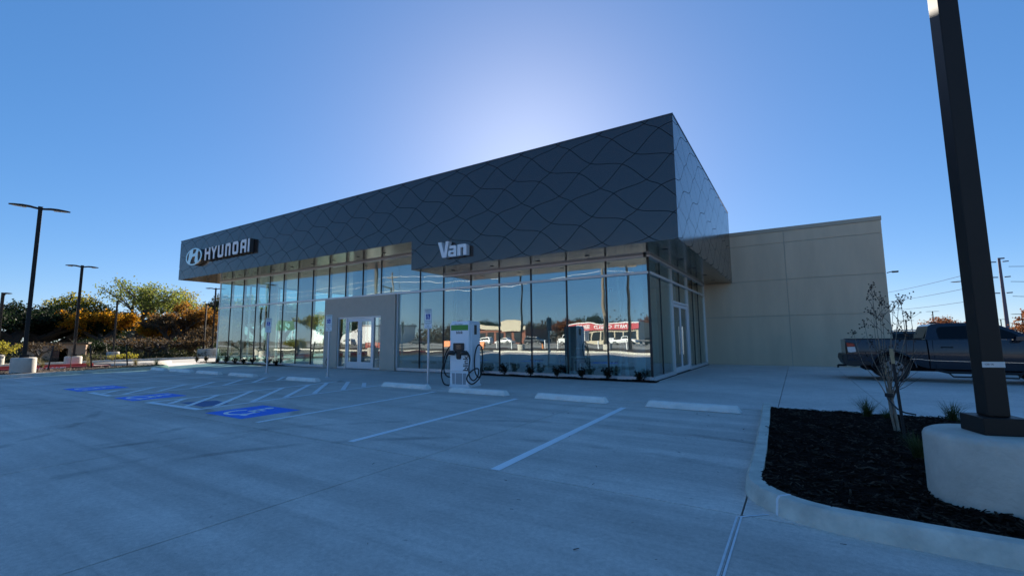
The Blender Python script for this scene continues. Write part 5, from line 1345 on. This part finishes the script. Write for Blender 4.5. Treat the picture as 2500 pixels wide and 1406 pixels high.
# ---------------------------------------------------------------- across the street (seen mirrored in the glass)
ST = empty('parts_store', (-37, -72, 0), 'store with a long red lettered band, mirrored in the right glass', 'store', worldparts=True)
a0, a1 = -47.0, -30.0
MB().box(a0, a1, -85, -70.3, 0, 5.0).build('wall', 'cream', ST)
bd = MB().box(a0 - .2, a1 + .2, -70.28, -69.6, 3.35, 4.75).build('sign_band', 'redband', ST); MB().box(a0 - .25, a1 + .25, -70.3, -69.5, 4.76, 4.95).build('band_cap', 'signwhite', ST)
lettering('PARTS', 1.0, 'signwhite', bd, (-34.0, -69.58, 4.05), (R(90), 0, R(180)), bold=.02, depth=.03); lettering('COFIELD', 1.15, 'signwhite', bd, (-38.3, -69.58, 4.05), (R(90), 0, R(180)), bold=.02, depth=.03); lettering('SERVICE', 1.0, 'signwhite', bd, (-43.2, -69.58, 4.05), (R(90), 0, R(180)), bold=.02, depth=.03)
for i in range(9): MB().box(a0 + .6 + i * 1.8, a0 + 2.1 + i * 1.8, -70.29, -70.24, .9, 2.8).build('window', 'darkglass', ST)
S2_ = empty('plaza_building', (-72, -78, 0), 'brown brick shop with a pale lettered gable, mirrored in the glass right of the charger', 'store', worldparts=True)
MB().box(-82, -64, -92, -78, 0, 4.6).build('wall', 'brick', S2_); MB().box(-82.2, -63.8, -78.0, -77.4, 4.0, 5.2).build('parapet', 'cream', S2_)
gb = MB().prism([(-72, 3.6), (-65, 3.6), (-65, 6.4), (-67, 7.0), (-70, 7.0), (-72, 6.4)], -77.39, -77.0, lambda a, b, c: (a, c, b)).build('gable', 'cream', S2_)
for i in range(5): MB().box(-81 + i * 3.3, -78.6 + i * 3.3, -78.02, -77.95, .4, 3.2).build('window', 'darkglass', S2_)
S3_ = empty('white_warehouse', (-150, -70, 0), 'long white warehouse far across the street, mirrored in the left glass', 'warehouse', worldparts=True)
MB().box(-165, -128, -100, -80, 0, 6.5).build('wall', 'carwhite', S3_); MB().box(-165.3, -127.7, -100.3, -79.7, 6.501, 6.9).build('roof', 'roof', S3_)
def bt(label, x, y, H, W, leaf, n, seed, **k): return tree(label, x, y, H, W, leaf, n, .40, seed, base=.18, trunk=.3, spread=.8, group='trees across the street', **k)
bt('rust red tree mirrored left of the red lettered store', -52.5, -76, 7.0, 8.5, 'rust', 5200, 60)
bt('rust tree behind the red lettered store', -33, -96, 8.5, 8, 'rust', 3600, 61)
for i, (x, y, H, W, lf) in enumerate([(-60, -108, 8.5, 14, 'dark'), (-76, -110, 8, 14, 'brown'), (-94, -108, 8.5, 14, 'dark'), (-112, -106, 8, 14, 'brown'), (-128, -60, 8, 13, 'dark'), (-110, -48, 9, 11, 'mixed'), (-96, -40, 8, 9, 'olive'), (-46, -106, 7, 12, 'brown'), (-22, -104, 7, 13, 'dark'), (-6, -100, 7, 12, 'brown'), (-84, -31, 6.5, 8, 'green')]):
    bt(('%s tree mirrored %s' % ({'dark': 'dark evergreen', 'brown': 'brown bare', 'mixed': 'yellow green', 'olive': 'olive', 'green': 'loose green'}[lf], '')) + ['above the shop gable', 'left of the shop gable', 'over the road bend', 'by the white warehouse', 'at the lane end', 'near the green road sign', 'in front of the road sign', 'left of the rust tree', 'right of the red store', 'at the glass corner', 'by the netting'][i], x, y, H, W, lf, 4200, 62 + i)
# utility poles, lamp post and wires behind the camera
def woodpole(x, y, H, label):
    t = empty('utility_pole', (x, y, -.1), label, 'utility pole', 'wooden utility poles across the street')
    MB().lathe((0, 0, 0), [(.22, 0), (.14, H)], 10).build('pole', 'utilwood', t, smooth=True); MB().box(-1.2, 1.2, -.06, .06, H - .9, H - .75).build('crossarm', 'utilwood', t)
woodpole(-19.6, -20.5, 12.5, 'wooden utility pole mirrored in the last big pane before the glass corner'); woodpole(-17.6, -24, 11.5, 'second wooden utility pole mirrored beside the first'); woodpole(-56, -20.5, 12.5, 'wooden utility pole mirrored above the entrance')
for i, hh in enumerate((11.8, 10.9, 9.6)):
    for a, c, wd in ((-19.6, -56, 'middle'), (20, -19.6, 'right'), (-56, -110, 'left')):
        pts = [(a + (c - a) * k / 14, -20.5, hh - 1.0 * 4 * (k / 14) * (1 - k / 14)) for k in range(15)]
        o = MB().tube(pts, .02, 5).build('street_wire', 'wire_light'); tag(o, f'{("highest", "middle", "lowest")[i]} bare wire over the street, {wd} span', 'wire', 'wires mirrored in the glass')
L2 = lamp('lamp_post', (-25.2, -10.4, .1), 8.4, R(-60), 'lamp post behind the lot, mirrored right of the charger', heads=1, base_h=.75)
lamp('lamp_post', (-15.8, -11.2, .1), 8.4, R(-60), 'lamp post behind the lot, mirrored near the glass corner', heads=1, base_h=.75)
lamp('lamp_post', (-46.5, -11.2, .1), 8.4, R(20), 'lamp post behind the lot, mirrored in the entrance doors', heads=1, base_h=.75)
def bollard(x, y, label):
    t = empty('bollard', (x, y, .1), label, 'post', 'pale posts behind the lot')
    MB().cyl((0, 0), .06, 0, 1.05, 12).build('post', 'signwhite', t, smooth=True); MB().lathe((0, 0, 0), [(.07, 1.051), (.06, 1.09), (.02, 1.10)], 12).build('cap', 'signwhite', t)
for i, x in enumerate((-14.0, -17.0, -18.6, -20.4, -21.6, -23.3, -27.2, -29.5)): bollard(x, -11.6 - .3 * (i % 3), f'{order[i]} pale post from the right in the row mirrored low in the glass')
simple_car('parked_car', 'white sedan mirrored between the rust tree and the dark kiosk', 'car', -57, -56, R(180), 'carwhite', 4.7, 1.5, 1.85, 'sedan', 'white vehicles across the street')
simple_car('parked_car', 'white sport utility vehicle mirrored left of the white sedan', 'car', -64, -57, R(175), 'carwhite', 4.7, 1.75, 1.9, 'suv', 'white vehicles across the street')
simple_car('parked_car', 'white pickup like car mirrored at the far right pane', 'car', -27.5, -52, R(0), 'carwhite', 5.0, 1.7, 1.9, 'cab', 'white vehicles across the street')
simple_car('parked_car', 'white car mirrored in the entrance doors', 'car', -92, -54, R(190), 'carwhite', 4.7, 1.55, 1.85, 'sedan', 'white vehicles across the street')
for i_, (x_, y_, rz_, pf_, mm_, lb_) in enumerate([(-33.5, -62, 90, 'sedan', 'carwhite', 'white sedan parked nose to the red lettered store'), (-43.5, -63, 90, 'suv', 'suv', 'black car parked nose to the red lettered store'), (-50, -58, 5, 'suv', 'suv', 'black car mirrored under the rust red tree'),
        (-70, -60, 180, 'sedan', 'suv', 'black sedan mirrored before the brick shop'), (-76, -63, 90, 'suv', 'carwhite', 'white car parked nose to the brick shop'), (-84, -56, 180, 'cab', 'truck', 'dark pickup mirrored left of the brick shop'), (-24, -58, 0, 'sedan', 'suv', 'black sedan mirrored at the glass corner'), (-104, -50, 185, 'suv', 'carwhite', 'white car mirrored left of the entrance doors')]):
    simple_car('parked_car', lb_, 'car', x_, y_, R(rz_), mm_, 4.7, 1.5 if pf_ == 'sedan' else 1.75, 1.88, pf_, 'cars parked across the street')
def street_wood():
    rg = np.random.default_rng(91); P = []
    for i in range(420):
        x = rg.uniform(-200, 40); y = rg.uniform(-135, -116); h = rg.uniform(2.5, 8.5); n = 60
        P.append(np.c_[x + rg.normal(0, 1.8, n), y + rg.normal(0, 1.5, n), np.abs(rg.normal(h * .45, h * .32, n))])
    v, f = leaf_quads(np.concatenate(P), .75, 92)
    tag(fastmesh('street_wood', v, f, 4, LEAF['brown'], kind='stuff'), 'brown woodland mass across the street mirrored in the glass', None)
street_wood()
BT = empty('box_truck', (-39.0, -54, 0), 'white box truck mirrored before the red lettered store', 'truck')
MB().box(-.6, 3.4, -1.2, 1.2, .75, 3.1).build('cargo_box', 'carwhite', BT, bevel=.03); MB().prism([(-2.9, .5), (-2.9, 1.25), (-2.1, 1.4), (-1.7, 2.15), (-.75, 2.2), (-.75, .5)], -1.0, 1.0, lambda a, b, c: (a, c, b)).build('cab', 'carwhite', BT, bevel=.04)
MB().prism([(-2.0, 1.42), (-1.64, 2.05), (-1.0, 2.08), (-1.0, 1.42)], 1.001, 1.01, lambda a, b, c: (a, c, b)).build('cab_window', 'autoglass', BT)
for x in (-2.1, 2.2): wheel(BT, x, -1.0, .45, .3, -1); wheel(BT, x, 1.0, .45, .3, 1)
BR = empty('road_barrier', (-55, -38, 0), 'long orange water filled road barrier mirrored right of the charger', 'barrier')
for i in range(5): MB().prism([(-.3, 0), (-.2, .5), (-.1, .95), (.1, .95), (.2, .5), (.3, 0)], -5 + i * 2, -3.05 + i * 2, lambda a, b, c: (c, a, b)).build('barrier_section', 'orange', BR, bevel=.03)
RN = empty('safety_netting', (-50, -12.5, 0), 'red orange safety netting mirrored beside the left parking sign', 'netting')
MB().box(-2.6, 2.6, -.02, .02, .1, 1.05).build('net', 'netting', RN)
for i in range(7): MB().cyl((-2.55 + i * .85, .05), .03, 0, 1.2, 8).build('net_post', 'stake', RN)
GS = empty('road_sign', (-88, -22, 0), 'large green highway sign mirrored high in the left glass', 'sign', rz=R(160))
for s in (-1, 1): MB().cyl((s * 1.3, .1), .12, 0, 5.5, 10).build('post', 'galv', GS)
MB().box(-2.0, 2.0, -.06, .0, 3.4, 5.4).build('panel', 'hwgreen', GS)
def cone(x, y, label):
    t = empty('traffic_cone', (x, y, .1), label, 'cone', 'orange cones mirrored in the glass')
    MB().box(-.2, .2, -.2, .2, 0, .04).build('base', 'orange', t); MB().cyl((0, 0), .14, .041, .75, 16, .03).build('cone_body', 'orange', t, smooth=True)
cone(-31.5, -12, 'orange traffic cone mirrored just right of the charger cables'); cone(-24.0, -13, 'orange traffic cone mirrored beside the lamp base')
